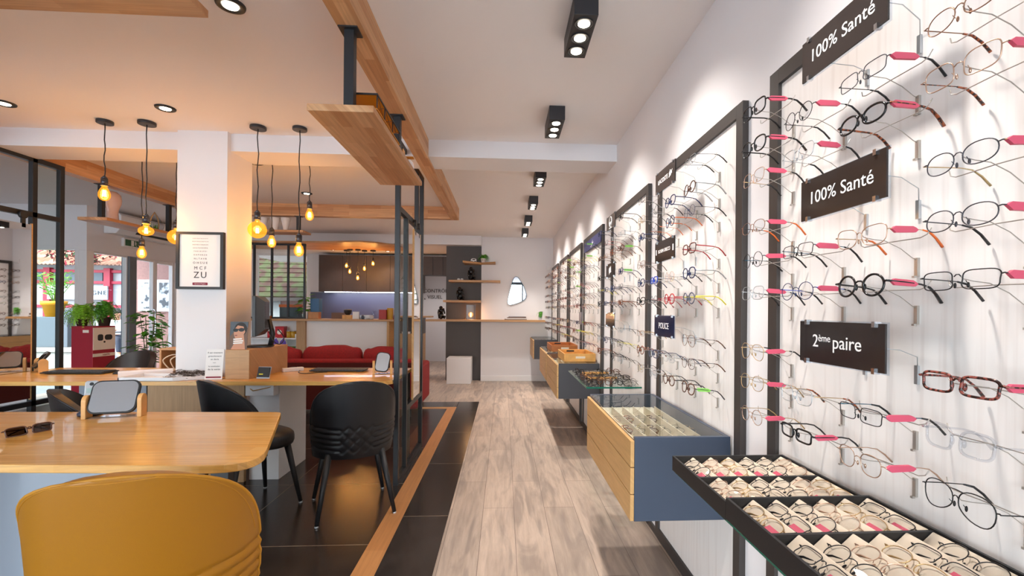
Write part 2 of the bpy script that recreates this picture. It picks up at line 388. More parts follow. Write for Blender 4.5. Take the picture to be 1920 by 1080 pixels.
o = struct('window_5', lm, 'black_metal')
for y in (-4.94, -3.04): part('pane', MB().box(-6.824, -6.816, y, y+1.78, .08, CZ-.12), 'pane', o)
struct('wall_window', MB().box(-6.75, -6.25, 6.3, 6.42, 0, CZ).box(-6.25, -5.6, 6.3, 6.42, 2.1, CZ), 'wall_white')
struct('wall_door', MB().box(-5.6, -5.5, 6.3, 10.1, 2.05, CZ).box(-5.6, -5.5, 7.93, 10.1, 0, 2.05), 'wall_white')
# street-side window and glazed door, white frames
def frame_y(mb, x0, x1, y, z0, z1, t=.05, d=.06):
    mb.box(x0, x0+t, y-d/2, y+d/2, z0, z1).box(x1-t, x1, y-d/2, y+d/2, z0, z1).box(x0+t, x1-t, y-d/2, y+d/2, z1-t, z1).box(x0+t, x1-t, y-d/2, y+d/2, z0, z0+t)
wmb = MB(); frame_y(wmb, -6.25, -5.6, 6.33, 0.0, 2.1)
o = struct('window_1', wmb, 'white_gloss', bev=.004); part('pane', MB().box(-6.2, -5.65, 6.325, 6.333, .05, 2.05), 'pane', o)
struct('trim_3', MB().box(-5.6, -5.5, 6.3, 6.41, 0, 2.05), 'white_gloss', bev=.004)
def glazed(name, y0, y1, z1, m='white_gloss', t=.06):
    mb = MB().box(-5.58, -5.52, y0, y0+t, 0, z1).box(-5.58, -5.52, y1-t, y1, 0, z1).box(-5.58, -5.52, y0+t, y1-t, z1-t, z1).box(-5.58, -5.52, y0+t, y1-t, 0, .09)
    o = struct(name, mb, m, bev=.004); part('pane', MB().box(-5.554, -5.546, y0+t, y1-t, .09, z1-t), 'pane', o); return o
glazed('window_2', 6.41, 6.98, 2.05, t=.02)
struct('trim_4', MB().box(-5.61, -5.49, 6.98, 7.11, 0, 2.05), 'grey_plastic', bev=.004)
d = glazed('door_1', 7.11, 7.5, 2.05, t=.035)
part('door_handle', MB().tube([(-5.49, 7.44, .85), (-5.455, 7.44, .87), (-5.455, 7.44, 1.25), (-5.49, 7.44, 1.27)], .011), 'chrome', d)
glazed('door_2', 7.5, 7.93, 2.05, t=.05)
# rear glazing behind the camera
rm = MB()
for x in (-6.75, -4.85, -2.9, -1.0, .84): rm.box(x, x+.06, -5.06, -5.0, 0, CZ)
rm.box(-6.75, .9, -5.06, -5.0, 0, .08).box(-6.75, .9, -5.06, -5.0, CZ-.12, CZ)
o = struct('window_3', rm, 'black_metal')
for i, x in enumerate((-6.69, -4.79, -2.84, -.94)): part('pane', MB().box(x, x+1.83, -5.034, -5.026, .08, CZ-.12), 'pane', o)
# kitchen shell
struct('wall_kitchen', MB().box(-5.5, -5.3, 10, 10.12, 0, 2.48).box(-4.2, -2.1, 10, 10.12, 0, 2.48).box(-5.3, -4.2, 10, 10.12, 0, 1.0), 'wall_white')
struct('wall_kitchen_side', MB().box(-2.2, -2.1, 10.12, 11.65, 0, 2.48).box(-1.07, -.95, 8.56, 11.65, 0, 2.48), 'wall_white')
struct('wall_corridor', MB().box(-2.3, -.95, 11.6, 11.7, 0, 2.48), 'wall_white')
kw = MB(); frame_y(kw, -5.3, -4.2, 10.03, 1.0, 2.48, t=.04)
o = struct('window_4', kw, 'white_gloss'); part('pane', MB().box(-5.26, -4.24, 10.026, 10.034, 1.04, 2.44), 'pane', o)
struct('trim_5', MB().box(-4.2+.05, -2.1, 9.985, 10, .9, 1.66), 'kitchen_splash')

# wall lettering "CONTROLE VISUEL"
wl = thing('wall_lettering', 'dark capital wall lettering reading CONTRÔLE VISUEL beyond the corridor', 'lettering', (-1.70, 11.59, 1.62))
text('CONTRÔLE', .125, frameM((0, 0, .155), (1, 0, 0), (0, 0, 1)), 'cabinet_brown', wl, 'lettering', .004)
text('VISUEL', .125, frameM((-.05, 0, .0), (1, 0, 0), (0, 0, 1)), 'cabinet_brown', wl, 'lettering', .004)
part('corner_mark', MB().box(-.31, -.29, -.004, .004, -.06, -.03).box(-.31, -.28, -.004, .004, -.06, -.05).box(-.31, -.29, -.004, .004, .22, .25), 'cabinet_brown', wl)

# ================================================================ timber ceiling frame, hanging shelves, partitions
cf = thing('ceiling_frame', 'rectangular oak beam frame fixed under the ceiling above the desks', 'beam frame', (-2.2, 4, 2.49))
part('beam', MB().box(-.71, -.605, .2, 6.06, 2.49, CZ), 'oak_y', cf, bev=.002, world=True)
part('beam', MB().box(-3.95, -3.845, .2, 6.06, 2.49, CZ), 'oak_y', cf, bev=.002, world=True)
part('beam', MB().box(-3.845, -.71, 5.96, 6.06, 2.49, CZ), 'oak_xb', cf, bev=.002, world=True)
cbd = MB().box(-3.845, -1.19, 1.3, 1.885, 2.46, 2.49)
single('ceiling_board', cbd.box(-3.845, -3.7, 1.5, 1.6, 2.49, CZ).box(-1.4, -1.3, 1.5, 1.6, 2.49, CZ), 'oak_xb', 'flat oak board fixed near the ceiling in the upper left corner', 'ceiling board', bev=.002)
def hang_shelf(name, label, x0, x1, y0, y1, z, posts, m, ztop=2.49, th=.03):
    t = thing(name, label, 'hanging shelf', ((x0+x1)/2, (y0+y1)/2, z), group=None)
    part('board', MB().box(x0, x1, y0, y1, z, z+th), m, t, bev=.003, world=True)
    for px, py in posts:
        part('post', MB().box(px-.02, px+.02, py-.02, py+.02, z+th, ztop-.006).box(px-.04, px+.04, py-.04, py+.04, ztop-.006, ztop), 'black_metal', t, world=True)
    return t
hang_shelf('hanging_shelf', 'oak shelf hung on black posts above the aisle, carrying a model biplane', -.83, -.555, 1.945, 3.075, 2.13, ((-.665, 1.98), (-.665, 2.84)), 'oak_y')
hang_shelf('hanging_shelf', 'oak shelf hung on black posts above the street door, carrying vases', -4.06, -3.79, 4.55, 5.62, 2.13, ((-3.9, 4.62), (-3.9, 5.5)), 'oak_y')
hang_shelf('hanging_shelf', 'oak shelf hung behind the pendant bulbs, carrying white paper cones', -3.75, -2.55, 5.9, 6.14, 2.27, ((-2.65, 6.0), (-3.6, 6.0)), 'oak_xb', th=.028)
# paper cones on the far hanging shelf
for i, x in enumerate((-3.1, -2.95, -2.82)):
    single('paper_cone', MB().lathe((x, 6.02, 2.2985), [(.025, 0), (.035, .06), (.06, .17), (.056, .171), (.03, .06), (.02, .004)], 16), 'white_matte',
           ('left', 'middle', 'right')[i]+' one of three white paper cones on the hung oak shelf', 'ornament', 'white paper cones on the hung shelf')
# steel and glass partitions with hanging mirrors
def partition(name, label, x, ys, mir, label2, sgn, low=None):
    t = thing(name, label, 'partition', (x, ys[0], 0)); y0, y1 = ys[0], ys[-1]; h = .018; z1 = 2.56 if x > -2 else 2.52
    if x > -2:
        segs = [(ys[0], 0, z1), (ys[1], .04, 2.03), (ys[2], .53, z1-.04), (ys[3], 0, z1)]
        rails = [(.02, y0, y1), (.51, ys[1], y1), (2.05, y0, ys[2]), (z1-.02, y0, y1)]
        panes = [(ys[0], ys[1], .04, 2.03), (ys[1], ys[3], .04, .49)]
    else:
        segs = [(y, 0, z1) for y in ys]; rails = [(z, y0, y1) for z in (.02, .51, 2.05, z1-.02)]
        panes = [(a, b, .04, z1-.04) for a, b in zip(ys[:-1], ys[1:]) if not (a < mir[0] < b)]
    for y, za, zb in segs: part('post', MB().box(x-h, x+h, y-.02, y+.02, za, zb), 'black_metal', t, bev=.002, world=True)
    for z, ya, yb in rails: part('rail', MB().box(x-h, x+h, ya+.02, yb-.02, z-.02, z+.02), 'black_metal', t, world=True)
    for ya, yb, za, zb in panes: part('pane', MB().box(x-.003, x+.003, ya+.02, yb-.02, za, zb), 'pane', t, world=True)
    m = thing('sliding_mirror', label2, 'mirror', (x+sgn*.035, (mir[0]+mir[1])/2, .56))
    xx = x+sgn*.035
    part('mirror_glass', MB().box(xx-.006, xx+.006, mir[0], mir[1], .56, 1.96), 'mirror', m, world=True)
    part('wood_edge', MB().box(xx-.008, xx+.008, mir[1], mir[1]+.008, .55, 1.97).box(xx-.008, xx+.008, mir[0]-.008, mir[0], .55, 1.97), 'oak_plain', m, world=True)
    for y in (mir[0]+.06, mir[1]-.06):
        part('roller', MB().cyl((xx, y, 2.03), .03, -.012, .012, 16, axis='x').box(xx-.006, xx+.006, y-.015, y+.015, 1.93, 2.04), 'black_matte', m, world=True)
partition('steel_partition', 'black steel and glass partition between the desks and the aisle', -.79, (3.41, 3.69, 4.13, 4.37), (3.82, 4.1), 'narrow hanging mirror on the aisle side of the steel partition', 1)
partition('steel_partition', 'black steel partition at the far left end of the long desk', -3.85, (2.2, 3.93, 4.16), (2.6, 3.88), 'large sliding mirror hung on the left steel partition', 1)
struct('wall_low', MB().box(-4.1, -3.87, 1.6, 4.3, 0, .47), 'wall_white')

# ================================================================ ceiling lights
def spot_box(x, y, lab):
    t = thing('spotlight_box', lab, 'ceiling spotlight', (x, y, 2.553), group='black three-lamp spotlight boxes along the aisle ceiling')
    part('housing', MB().box(-.052, .052, 0, .33, 0, .0915), 'spot_black', t, bev=.002)
    for k in range(3):
        cy = .06+.105*k
        part('lamp_ring', MB().tube([(.041*math.cos(a*PI/12), cy+.041*math.sin(a*PI/12), -.001) for a in range(24)], .004, 6, True), 'black_matte', t)
        lr = part('lamp', MB().cyl((0, cy, 0), .026, -.004, -.001, 20), 'lamp_disc', t)
    light('aisle_spot', 'SPOT', (x, y+.16, 2.53), 38 if y < 5 else 46, WARM, .04, (R(4), 0, 0), spot_size=R(88), spot_blend=.6)
    light('wall_wash', 'SPOT', (x+.02, y+.16, 2.54), 44 if y > 1 else 28, WARM, .06, (0, R(-26), 0), spot_size=R(104), spot_blend=1.0)
spot_box(.338, .83, 'added black three-lamp spotlight box above the viewer, outside the picture')  # added unseen box continuing the aisle row, lights the nearest panel
LB = ['nearest black three-lamp spotlight box on the ceiling, cut by the top edge', 'second nearest black three-lamp spotlight box, in front of the white ceiling beam',
      'third black three-lamp spotlight box, first behind the white ceiling beam', 'fourth black three-lamp spotlight box, second behind the white ceiling beam',
      'fifth black three-lamp spotlight box, second from the back wall', 'sixth black three-lamp spotlight box, closest to the back wall']
for y, lb in zip((1.9, 2.955, 4.25, 5.3, 6.38, 7.38), LB): spot_box(.338, y, lb)
DL = [(-1.22, 2.08, 'recessed black downlight in the ceiling above the near desk'), (-2.285, 3.185, 'recessed black downlight left of the white column'),
      (-3.31, 3.19, 'recessed black downlight at the left edge of the ceiling'), (-3.31, 4.29, 'recessed black downlight behind the beam, above the left pendants'),
      (-2.29, 4.32, 'recessed black downlight just behind the beam, right of the column'), (-2.3, 5.41, 'recessed black downlight far behind the beam, above the sofa')]
for x, y, lb in DL:
    t = thing('recessed_downlight', lb, 'downlight', (x, y, CZ-.012), group='recessed downlights over the desks')
    part('ring', MB().lathe((0, 0, 0), [(.032, .011), (.036, .004), (.05, 0), (.058, .004), (.06, .0119)], 28), 'black_matte', t)
    part('lamp', MB().cyl((0, 0, 0), .031, .003, .008, 20), 'lamp_disc', t)
    light('downlight_beam', 'SPOT', (x, y, CZ-.02), 2.5 if 3 < y < 3.3 and x > -3 else 20, WARM, .03, None, spot_size=R(78), spot_blend=.8)

def bulb_prof(kind):
    if kind == 'globe': return [(.013, .118), (.016, .095)]+[(.0625*math.sin(a), .036+.0625*math.cos(a)) for a in [R(18+162*k/14) for k in range(15)]]
    if kind == 'flat': return [(.014, .09), (.017, .07)]+[(.047*math.sin(a), .03+.034*math.cos(a)) for a in [R(25+155*k/12) for k in range(13)]]
    return [(.012, .085), (.014, .07), (.024, .05), (.031, .028), (.030, .010), (.022, -.006), (.010, -.014), (.001, -.016)]
def pendant(x, y, zb, kind, lab, top=CZ, group='amber filament pendant bulbs over the long desk', hide=False, e=2.6, s=1.0, canopy=True, fs=1.0):
    t = thing('pendant_lamp', lab, 'pendant lamp', (x, y, zb-.03), group=group)
    h = top-(zb-.03); bt = {'globe': .118, 'flat': .09, 'drop': .085}[kind]*s
    if canopy: part('canopy', MB().cyl((0, 0, h-.022), .055 if s == 1 else .05, 0, .022, 28), 'spot_black', t, bev=.003)
    zt = bt+.055; wav = [(.004*math.sin(k*1.7+x*9)*(0 if k in (0, 10) else 1), .003*math.cos(k*1.3+x*5)*(0 if k in (0, 10) else 1), zt+(h-.02-zt)*k/10) for k in range(11)]
    part('cord', MB().tube(wav, .0035, 6), 'black_matte', t)
    part('socket', MB().cyl((0, 0, 0), .021, bt-.005, bt+.045, 20).cyl((0, 0, 0), .024, bt-.008, bt, 20).cyl((0, 0, 0), .021, bt+.045, bt+.065, 20, .006), 'gunmetal', t)
    part('bulb', MB().lathe((0, 0, 0), [(r*s, z*s) for r, z in bulb_prof(kind)], 24), 'bulb_glass', t)
    f = MB(); zc = .03*s
    for k in range(6):
        a = k*PI/3; f.tube([(.009*s*math.cos(a), .009*s*math.sin(a), zc-.018*s), (.006*s*math.cos(a+.5), .006*s*math.sin(a+.5), zc+.02*s)], .0024*s*fs, 6)
    part('filament', f, 'filament', t)
    light('bulb_glow', 'POINT', (x, y, zb-.03+zc), e, (1, .68, .40), .03)
pendant(-2.885, 3.44, 2.115, 'drop', 'small drop bulb pendant, leftmost and highest, in front of the ceiling beam', s=1.15)
pendant(-2.595, 3.44, 1.855, 'flat', 'squat wide amber bulb pendant left of the white column')
pendant(-1.825, 3.46, 1.875, 'globe', 'large round amber globe pendant just right of the column')
pendant(-1.525, 3.46, 1.735, 'drop', 'lowest drop bulb pendant on the right, in front of the ceiling beam', s=1.1)
pendant(-3.09, 4.05, 1.765, 'drop', 'lowest small bulb pendant left of the column, hung behind the beam', s=1.1)
pendant(-2.81, 4.05, 1.9, 'globe', 'round amber globe pendant half hidden behind the column edge')
pendant(-2.015, 4.05, 1.875, 'drop', 'drop bulb pendant behind the beam, next to the big globe', s=1.1)
pendant(-1.697, 4.05, 2.115, 'drop', 'small high bulb pendant behind the beam, rightmost of the right group', s=1.1)
for x, y, z, k, lb in ((-3.04, 8.93, 2.14, 'drop', 'small kitchen bulb pendant, upper one of the left pair'), (-2.94, 8.82, 2.02, 'drop', 'small kitchen bulb pendant, lower one of the left pair'),
                    (-2.70, 8.93, 2.09, 'drop', 'kitchen bulb pendant, upper one of the middle pair'), (-2.79, 8.82, 1.9, 'drop', 'lowest kitchen bulb pendant above the counter'),
                    (-2.53, 8.9, 2.185, 'drop', 'highest kitchen bulb pendant, on the right')):
    pendant(x, y, z, k, lb, top=2.44, group='small bulb pendants over the kitchen counter', e=3, s=.95, fs=1.3)
# ================================================================ chairs
def chair_back_mesh():
    NU, NV = 84, 64
    def halfang(v): return R(80)*(max(0., 1-max(0, (v-.42)/.58)**2.05))**.5
    def pt(u, v, inn):
        th = u*max(halfang(v), R(1.5)); rx, ry = .262, .235
        k = 1-.07*(1-min(1, v/.35))**1.5; rx *= k; ry *= k
        z = .37+.49*v; lean = .075*v
        wrap = (abs(u)**4)*.012
        x, y = rx*math.sin(th), -ry*math.cos(th)-lean+.03
        n = Vector((math.sin(th)/1.0, -math.cos(th), 0)).normalized()
        e = 1.0
        if inn: t = .046; x -= n.x*t; y -= n.y*t
        else:
            g = 0.
            if .07 < v < .45:
                s = rx*th; z0 = z
                for kk in range(5):
                    zc = .425+.034*kk; ph = 1 if kk % 2 else -1
                    if abs(s) < .105: q = zc+ph*.017*(2*abs(((s/.07+.25) % 1)*2-1)-1)
                    else: q = zc+.012*((abs(s)-.105)/.2)
                    d = abs(z0-q); g = max(g, math.exp(-(d/.0055)**2))
            x -= n.x*.0065*g; y -= n.y*.0065*g
        return (x, y, z)
    mb = MB(); vs = []; L = (NU+1)
    for inn in (0, 1):
        for j in range(NV+1):
            v = j/NV
            for i in range(NU+1): vs.append(pt(i/NU*2-1, v, inn))
    o = (NV+1)*L; fs = []
    for j in range(NV):
        for i in range(NU):
            a, b, c, d = j*L+i, j*L+i+1, (j+1)*L+i+1, (j+1)*L+i
            fs += [(a, b, c, d), (o+d, o+c, o+b, o+a)]
        a, b = j*L, (j+1)*L; fs.append((a, b, o+b, o+a)); a, b = j*L+NU, (j+1)*L+NU; fs.append((b, a, o+a, o+b))
    for i in range(NU):
        fs.append((i+1, i, o+i, o+i+1)); a, b = NV*L+i, NV*L+i+1; fs.append((a, b, o+b, o+a))
    mb.add(vs, fs, True)
    rim = [pt(-1, j/NV, 0) for j in range(0, NV, 2)]+[pt(i/20*2-1, .998, 0) for i in range(1, 20)]+[pt(1, j/NV, 0) for j in range(NV-1, -1, -2)]
    pip = [Vector(p) for p in rim]
    sv = lambda v: .5+(v-.5)*.955
    seam = [pt(-.93, sv(.5+j*.0249), 0) for j in range(20)]+[pt(i/20*1.86-.93, sv(.998), 0) for i in range(1, 20)]+[pt(.93, sv(.5+j*.0249), 0) for j in range(19, -1, -1)]
    return mb, pip, [Vector(p) for p in seam]
_bm, _rim, _seam = chair_back_mesh()
def make_chair(leather, label, loc, rz, name='leather_chair', thread=None):
    t = thing(name, label, 'chair', (loc[0], loc[1], 0), rz, None)
    b = part('backrest', _bm, leather, t); mods(b, .012, 0, 3)
    part('piping', MB().tube([p+Vector((0, .004, 0)) for p in _rim], .0045, 6), thread or leather, t)
    part('seam', MB().tube([p+Vector((0, -.0003, 0)) for p in _seam], .0012, 5), thread or leather, t)
    poly = [];
    for k in range(48):
        a = 2*PI*k/48; c, s = math.cos(a), math.sin(a); poly.append(((.232 if s > 0 else .212)*abs(c)**(2/2.6)*(1 if c > 0 else -1), .03+(.225 if s > 0 else .185)*abs(s)**(2/2.6)*(1 if s > 0 else -1)))
    mb = MB(); prof = [(.90, .395), (.97, .40), (1.0, .42), (1.0, .445), (.985, .465), (.93, .478), (.6, .488), (.01, .49)]
    vs = [(x*s, .02+(y-.02)*s, z) for s, z in prof for x, y in poly]; n = 48
    mb.add(vs, [(i*n+k, i*n+(k+1) % n, (i+1)*n+(k+1) % n, (i+1)*n+k) for i in range(len(prof)-1) for k in range(n)]+[tuple(range(n-1, -1, -1))], True)
    part('seat', mb, leather, t)
    for sx in (-1, 1):
        for sy in (-1, 1):
            lg = part('leg', MB().tube([(sx*.155, .02+sy*.15, .40), (sx*.225, .0+sy*.225, .012)], [.021, .012], 14), 'black_matte', t)
            part('foot_cap', MB().cyl((sx*.2255, sy*.2255, .0), .012, .0, .013, 12), 'silver', lg)
    return t
make_chair('black_leather', 'black leather shell chair with quilted back beside the steel partition', (-.985, 3.05), R(24))
make_chair('black_leather', 'black leather chair turned to the long desk, partly behind the near desk', (-1.665, 3.07), R(-36))
make_chair('black_leather', 'black leather chair at the far left end behind the near desk', (-2.18, 2.70), R(-52))
make_chair('brown_leather', 'dark brown leather chair behind the long desk, facing the room', (-3.72, 4.62), R(172))
yc = make_chair('yellow_leather', 'mustard yellow leather chair in the foreground, seen from behind', (-1.015, 1.405), R(17), thread='yellow_thread'); yc.scale = (1.04,)*3

# ================================================================ desks
def rounded_poly(pts, rads, n=8):
    out = []
    N = len(pts)
    for i, p in enumerate(pts):
        p = Vector((p[0], p[1])); a = Vector(pts[i-1][:2])-p; b = Vector(pts[(i+1) % N][:2])-p; r = rads[i]
        if r <= 0: out.append((p.x, p.y)); continue
        a.normalize(); b.normalize(); ang = a.angle(b); d = r/math.tan(ang/2); p0 = p+a*d; p1 = p+b*d
        for k in range(n+1):
            t = k/n; q = p0*(1-t)**2+p*2*t*(1-t)+p1*t*t; out.append((q.x, q.y))
    return out
nd = thing('near_desk', 'near oak desk with rounded corner in the left foreground', 'desk', (-2.0, 2.0, 0))
top = rounded_poly([(-3.2, 1.66), (-.80, 1.545), (-1.115, 2.35), (-3.2, 2.4)], [0, .13, .05, 0])
part('tabletop', MB().prism(top, .752, .78), 'oak_desk', nd, bev=.003, world=True)
part('modesty_panel', MB().box(-2.35, -1.32, 2.05, 2.09, .0, .751), 'grey_gloss', nd, world=True)
part('side_panel', MB().box(-2.39, -2.35, 1.75, 2.3, 0, .751), 'oak_z', nd, world=True)
part('leg', MB().box(-1.22, -1.15, 1.97, 2.01, 0, .751), 'black_metal', nd, world=True)
sk = part('power_outlet', MB().box(-2.12, -1.93, 2.035, 2.049, .6, .68), 'white_gloss', nd, bev=.004, world=True)
part('socket_ring', MB().cyl((-1.98, 2.034, .64), .03, -.002, .003, 20, axis='y'), 'grey_plastic', sk, world=True)
part('power_outlet', MB().box(-1.72, -1.63, 2.035, 2.049, .6, .68), 'white_gloss', nd, bev=.004, world=True)
part('cable', MB().tube([(-1.66, 2.03, .75), (-1.67, 2.02, .6), (-1.66, 2.03, .4), (-1.68, 2.03, .2), (-1.66, 2.03, .01)], .006), 'black_matte', nd, world=True)

ld = thing('long_desk', 'long oak desk running from the left partition to the steel partition', 'desk', (-2.3, 3.7, 0))
dk = rounded_poly([(-3.79, 3.33), (-.845, 3.33), (-.83, 3.37), (-.83, 4.1), (-3.79, 4.1)], [0]*5)
# the desktop is notched round the column
dk = [(-3.79, 3.33), (-.875, 3.33), (-.815, 3.40), (-.815, 4.1), (-3.79, 4.1)]
mbt = MB().prism([(-3.79, 3.33), (-.865, 3.33), (-.815, 3.39), (-.815, 3.57), (-3.79, 3.57)], .752, .78)
mbt.prism([(-3.79, 3.57), (-2.48, 3.57), (-2.48, 4.1), (-3.79, 4.1)], .752, .78).prism([(-2.105, 3.57), (-.815, 3.57), (-.815, 4.1), (-2.105, 4.1)], .752, .78)
part('tabletop', mbt, 'oak_desk', ld, world=True)
part('wood_panel', MB().box(-2.62, -1.93, 3.5, 3.53, 0, .751), 'oak_z', ld, world=True)
cb = part('pedestal', MB().box(-3.1, -2.63, 3.5, 4.0, .0, .751), 'grey_gloss', ld, world=True)
part('lock', MB().cyl((-2.84, 3.497, .62), .011, -.004, .003, 14, axis='y'), 'chrome', cb, world=True)
part('pedestal', MB().box(-1.92, -1.70, 3.55, 4.02, 0, .751), 'white_matte', ld, bev=.003, world=True)
part('cable_box', MB().box(-1.88, -1.68, 3.42, 3.5, .66, .751), 'white_matte', ld, bev=.004, world=True)
part('cable', MB().tube([(-1.9, 3.45, .74), (-1.82, 3.41, .70), (-1.72, 3.42, .72), (-1.66, 3.43, .74)], .004), 'oak_plain', ld, world=True)
part('leg', MB().box(-.86, -.82, 3.95, 4.05, 0, .751), 'black_metal', ld, world=True)

ZD = .78
# keyboards, mice
def keyboard(name, label, c, rz, w=.46, d=.16):
    t = thing(name, label, 'keyboard', (c[0], c[1], ZD), rz, None)
    part('body', MB().prism([(-w/2, -d/2), (w/2, -d/2), (w/2, d/2), (-w/2, d/2)], .004, .014), 'dark_plastic', t, bev=.004)
    k = MB()
    for i in range(5):
        for j in range(17):
            if i == 0 and 4 <= j <= 9:
                if j == 4: k.box(-w/2+.012+.0257*4, -w/2+.012+.0257*10-.003, -d/2+.012, -d/2+.034, .0141, .019)
                continue
            k.box(-w/2+.012+.0257*j, -w/2+.012+.0257*j+.0225, -d/2+.012+.028*i, -d/2+.036+.028*i, .0141, .019)
    part('keys', k, 'keys', t)['kind'] = 'stuff'
    part('feet', MB().box(-w/2+.03, -w/2+.06, d/2-.03, d/2-.01, 0, .0039).box(w/2-.06, w/2-.03, d/2-.03, d/2-.01, 0, .0039).box(-w/2+.03, -w/2+.06, -d/2+.01, -d/2+.03, 0, .0039).box(w/2-.06, w/2-.03, -d/2+.01, -d/2+.03, 0, .0039), 'black_matte', t)
keyboard('keyboard', 'black keyboard on the left part of the long desk', (-3.33, 3.77), R(0))
keyboard('keyboard', 'dark keyboard on the long desk near the steel partition', (-1.38, 3.9), R(0), .44, .14)
def mouse(label, c, rz):
    t = thing('computer_mouse', label, 'mouse', (c[0], c[1], ZD), rz, None)
    mb = MB().ball((0, 0, .0), .03, 20, 12, 1, 1.75, .85); mb.v = [(x, y, max(z, 0.0)) for x, y, z in mb.v]
    part('shell', mb, 'dark_plastic', t); part('scroll_wheel', MB().cyl((0, .035, .019), .006, -.003, .003, 12, axis='x'), 'grey_plastic', t)
mouse('black mouse beside the left keyboard on the long desk', (-2.985, 3.72), R(-70)); mouse('dark mouse beside the right keyboard on the long desk', (-1.79, 3.97), R(-75))
part_c = single('mouse_cable', MB().tube(smooth([(-1.72, 3.96, ZD+.004), (-1.66, 3.78, ZD+.004), (-1.58, 3.72, ZD+.004), (-1.5, 3.78, ZD+.004), (-1.44, 3.8, ZD+.004)]), .003), 'black_matte', 'thin black cable lying between the right mouse and keyboard', 'cable')
# tabletop mirrors on wooden uprights
def table_mirror(label, c, rz, tilt=22, w=.17, h=.15, m='mirror', roll=0):
    t = thing('tabletop_mirror', label, 'mirror', (c[0], c[1], ZD), rz, None)
    A = T(0, 0, .095) @ RX(R(-tilt)) @ RY(R(roll))
    plate = rrect(w, h, .035)
    mb = MB().prism(plate, -.008, .008, 'y'); mb.xf(A); part('mirror_frame', mb, 'black_matte', t, bev=.003)
    mb = MB().prism(rrect(w-.014, h-.014, .03), -.0095, -.0083, 'y'); mb.xf(A); part('mirror_glass', mb, m, t)
    for s in (-1, 1):
        pf = [(-.028, 0), (.028, 0), (.028, .08)]+[(.028*math.cos(a), .08+.028*math.sin(a)) for a in [PI*k/10 for k in range(1, 10)]]+[(-.028, .08)]
        x = s*(w/2+.012)
        part('upright', MB().prism(pf, x-.009, x+.009, 'x'), 'beech', t, bev=.002)
    part('base_bar', MB().box(-w/2-.003, w/2+.003, -.02, .02, 0, .006), 'clear_plastic', t)
table_mirror('tabletop mirror with black rim on wooden uprights, on the near desk', (-1.84, 2.26), R(14), 24, .19, .16, m='mirror')
table_mirror('small tabletop mirror on wooden uprights at the left end of the long desk', (-3.69, 3.84), R(-38), 35, .14, .15)
table_mirror('small tabletop mirror on wooden uprights beside the steel partition', (-.975, 3.72), R(14), 16, .11, .16, roll=10)
# cordless phone
ph = thing('cordless_phone', 'silver and blue cordless phone standing in its cradle on the near desk', 'phone', (-1.985, 2.30, ZD), R(30))
part('cradle', MB().lathe((0, 0, 0), [(.001, 0), (.045, 0), (.048, .012), (.035, .026), (.001, .03)], 24, 1, .9), 'phone_navy', ph)
A = T(0, .0, .02) @ RX(R(-16))
mb = MB().prism(rrect(.05, .145, .012), -.012, .012, 'y'); mb.v = [(x, y, z+.0725) for x, y, z in mb.v]; mb.xf(A); part('handset', mb, 'phone_silver', ph, bev=.004)
mb = MB().prism(rrect(.044, .065, .006), -.0135, -.0122, 'y'); mb.v = [(x, y, z+.037) for x, y, z in mb.v]; mb.xf(A); kp = part('keypad', mb, 'phone_navy', ph)
mb = MB()
for i in range(5):
    for j in range(3): mb.box(-.018+.0135*j, -.018+.0135*j+.009, -.0148, -.0136, .010+.012*i, .016+.012*i)
mb.xf(A); part('keys', mb, 'phone_silver', kp)
mb = MB().box(-.017, .017, -.0135, -.0122, .085, .108); mb.xf(A); part('screen', mb, 'screen', ph)
mb = MB().cyl((0, -.0125, .128), .008, -.001, .001, 16, axis='y'); mb.xf(A); part('earpiece', mb, 'dark_plastic', ph)

# tray, riser, monitor and cards on the long desk
tr = thing('cable_tray', 'shallow white tray full of old spectacle frames in front of the column', 'tray', (-2.42, 3.45, ZD))
tp = [(-2.70, 3.335), (-2.33, 3.335), (-2.13, 3.45), (-2.13, 3.565), (-2.70, 3.565)]
part('tray_body', MB().prism(tp, ZD, ZD+.006).box(-2.70, -2.33, 3.335, 3.345, ZD, ZD+.028).box(-2.70, -2.69, 3.335, 3.565, ZD, ZD+.028).box(-2.14, -2.13, 3.45, 3.565, ZD, ZD+.028).box(-2.70, -2.13, 3.555, 3.565, ZD, ZD+.028)
     .prism([(-2.33, 3.335), (-2.13, 3.45), (-2.138, 3.457), (-2.335, 3.345)], ZD, ZD+.028), 'white_gloss', tr, bev=.002, world=True)
random.seed(3); mb = MB()
for k in range(26):
    cx, cy = random.uniform(-2.42, -2.18), random.uniform(3.42, 3.54); rz = random.uniform(0, PI); tl = random.uniform(-.6, .6); M4 = T(cx, cy, ZD+random.uniform(.015, .05)) @ RZ(rz) @ RX(tl)
    for s in (-1, 1): mb.tube([M4 @ Vector((s*.03+.022*math.cos(a), .017*math.sin(a), 0)) for a in [2*PI*q/14 for q in range(14)]], .0016, 5, True)
    mb.tube([M4 @ Vector((-.05, 0, 0)), M4 @ Vector((.02, .03, .004)), M4 @ Vector((.06, .02, .002))], .0018, 5)
single('spectacle_frames_pile', mb, 'cabinet_brown', 'tangled pile of brown spectacle frames in the white tray', 'spectacle frames')['kind'] = 'stuff'
mb = MB().prism(rrect(.06, .045, .01), -.16, .16, 'x'); mb.xf(T(-2.72, 3.62, ZD+.0225) @ RZ(R(35)) @ RX(0))
single('cable_box', mb, 'white_gloss', 'long white plastic bar lying left of the tray', 'cable box')
cbx = thing('open_cubby', 'small open oak cubby full of cables left of the column', 'box', (-2.66, 3.99, ZD))
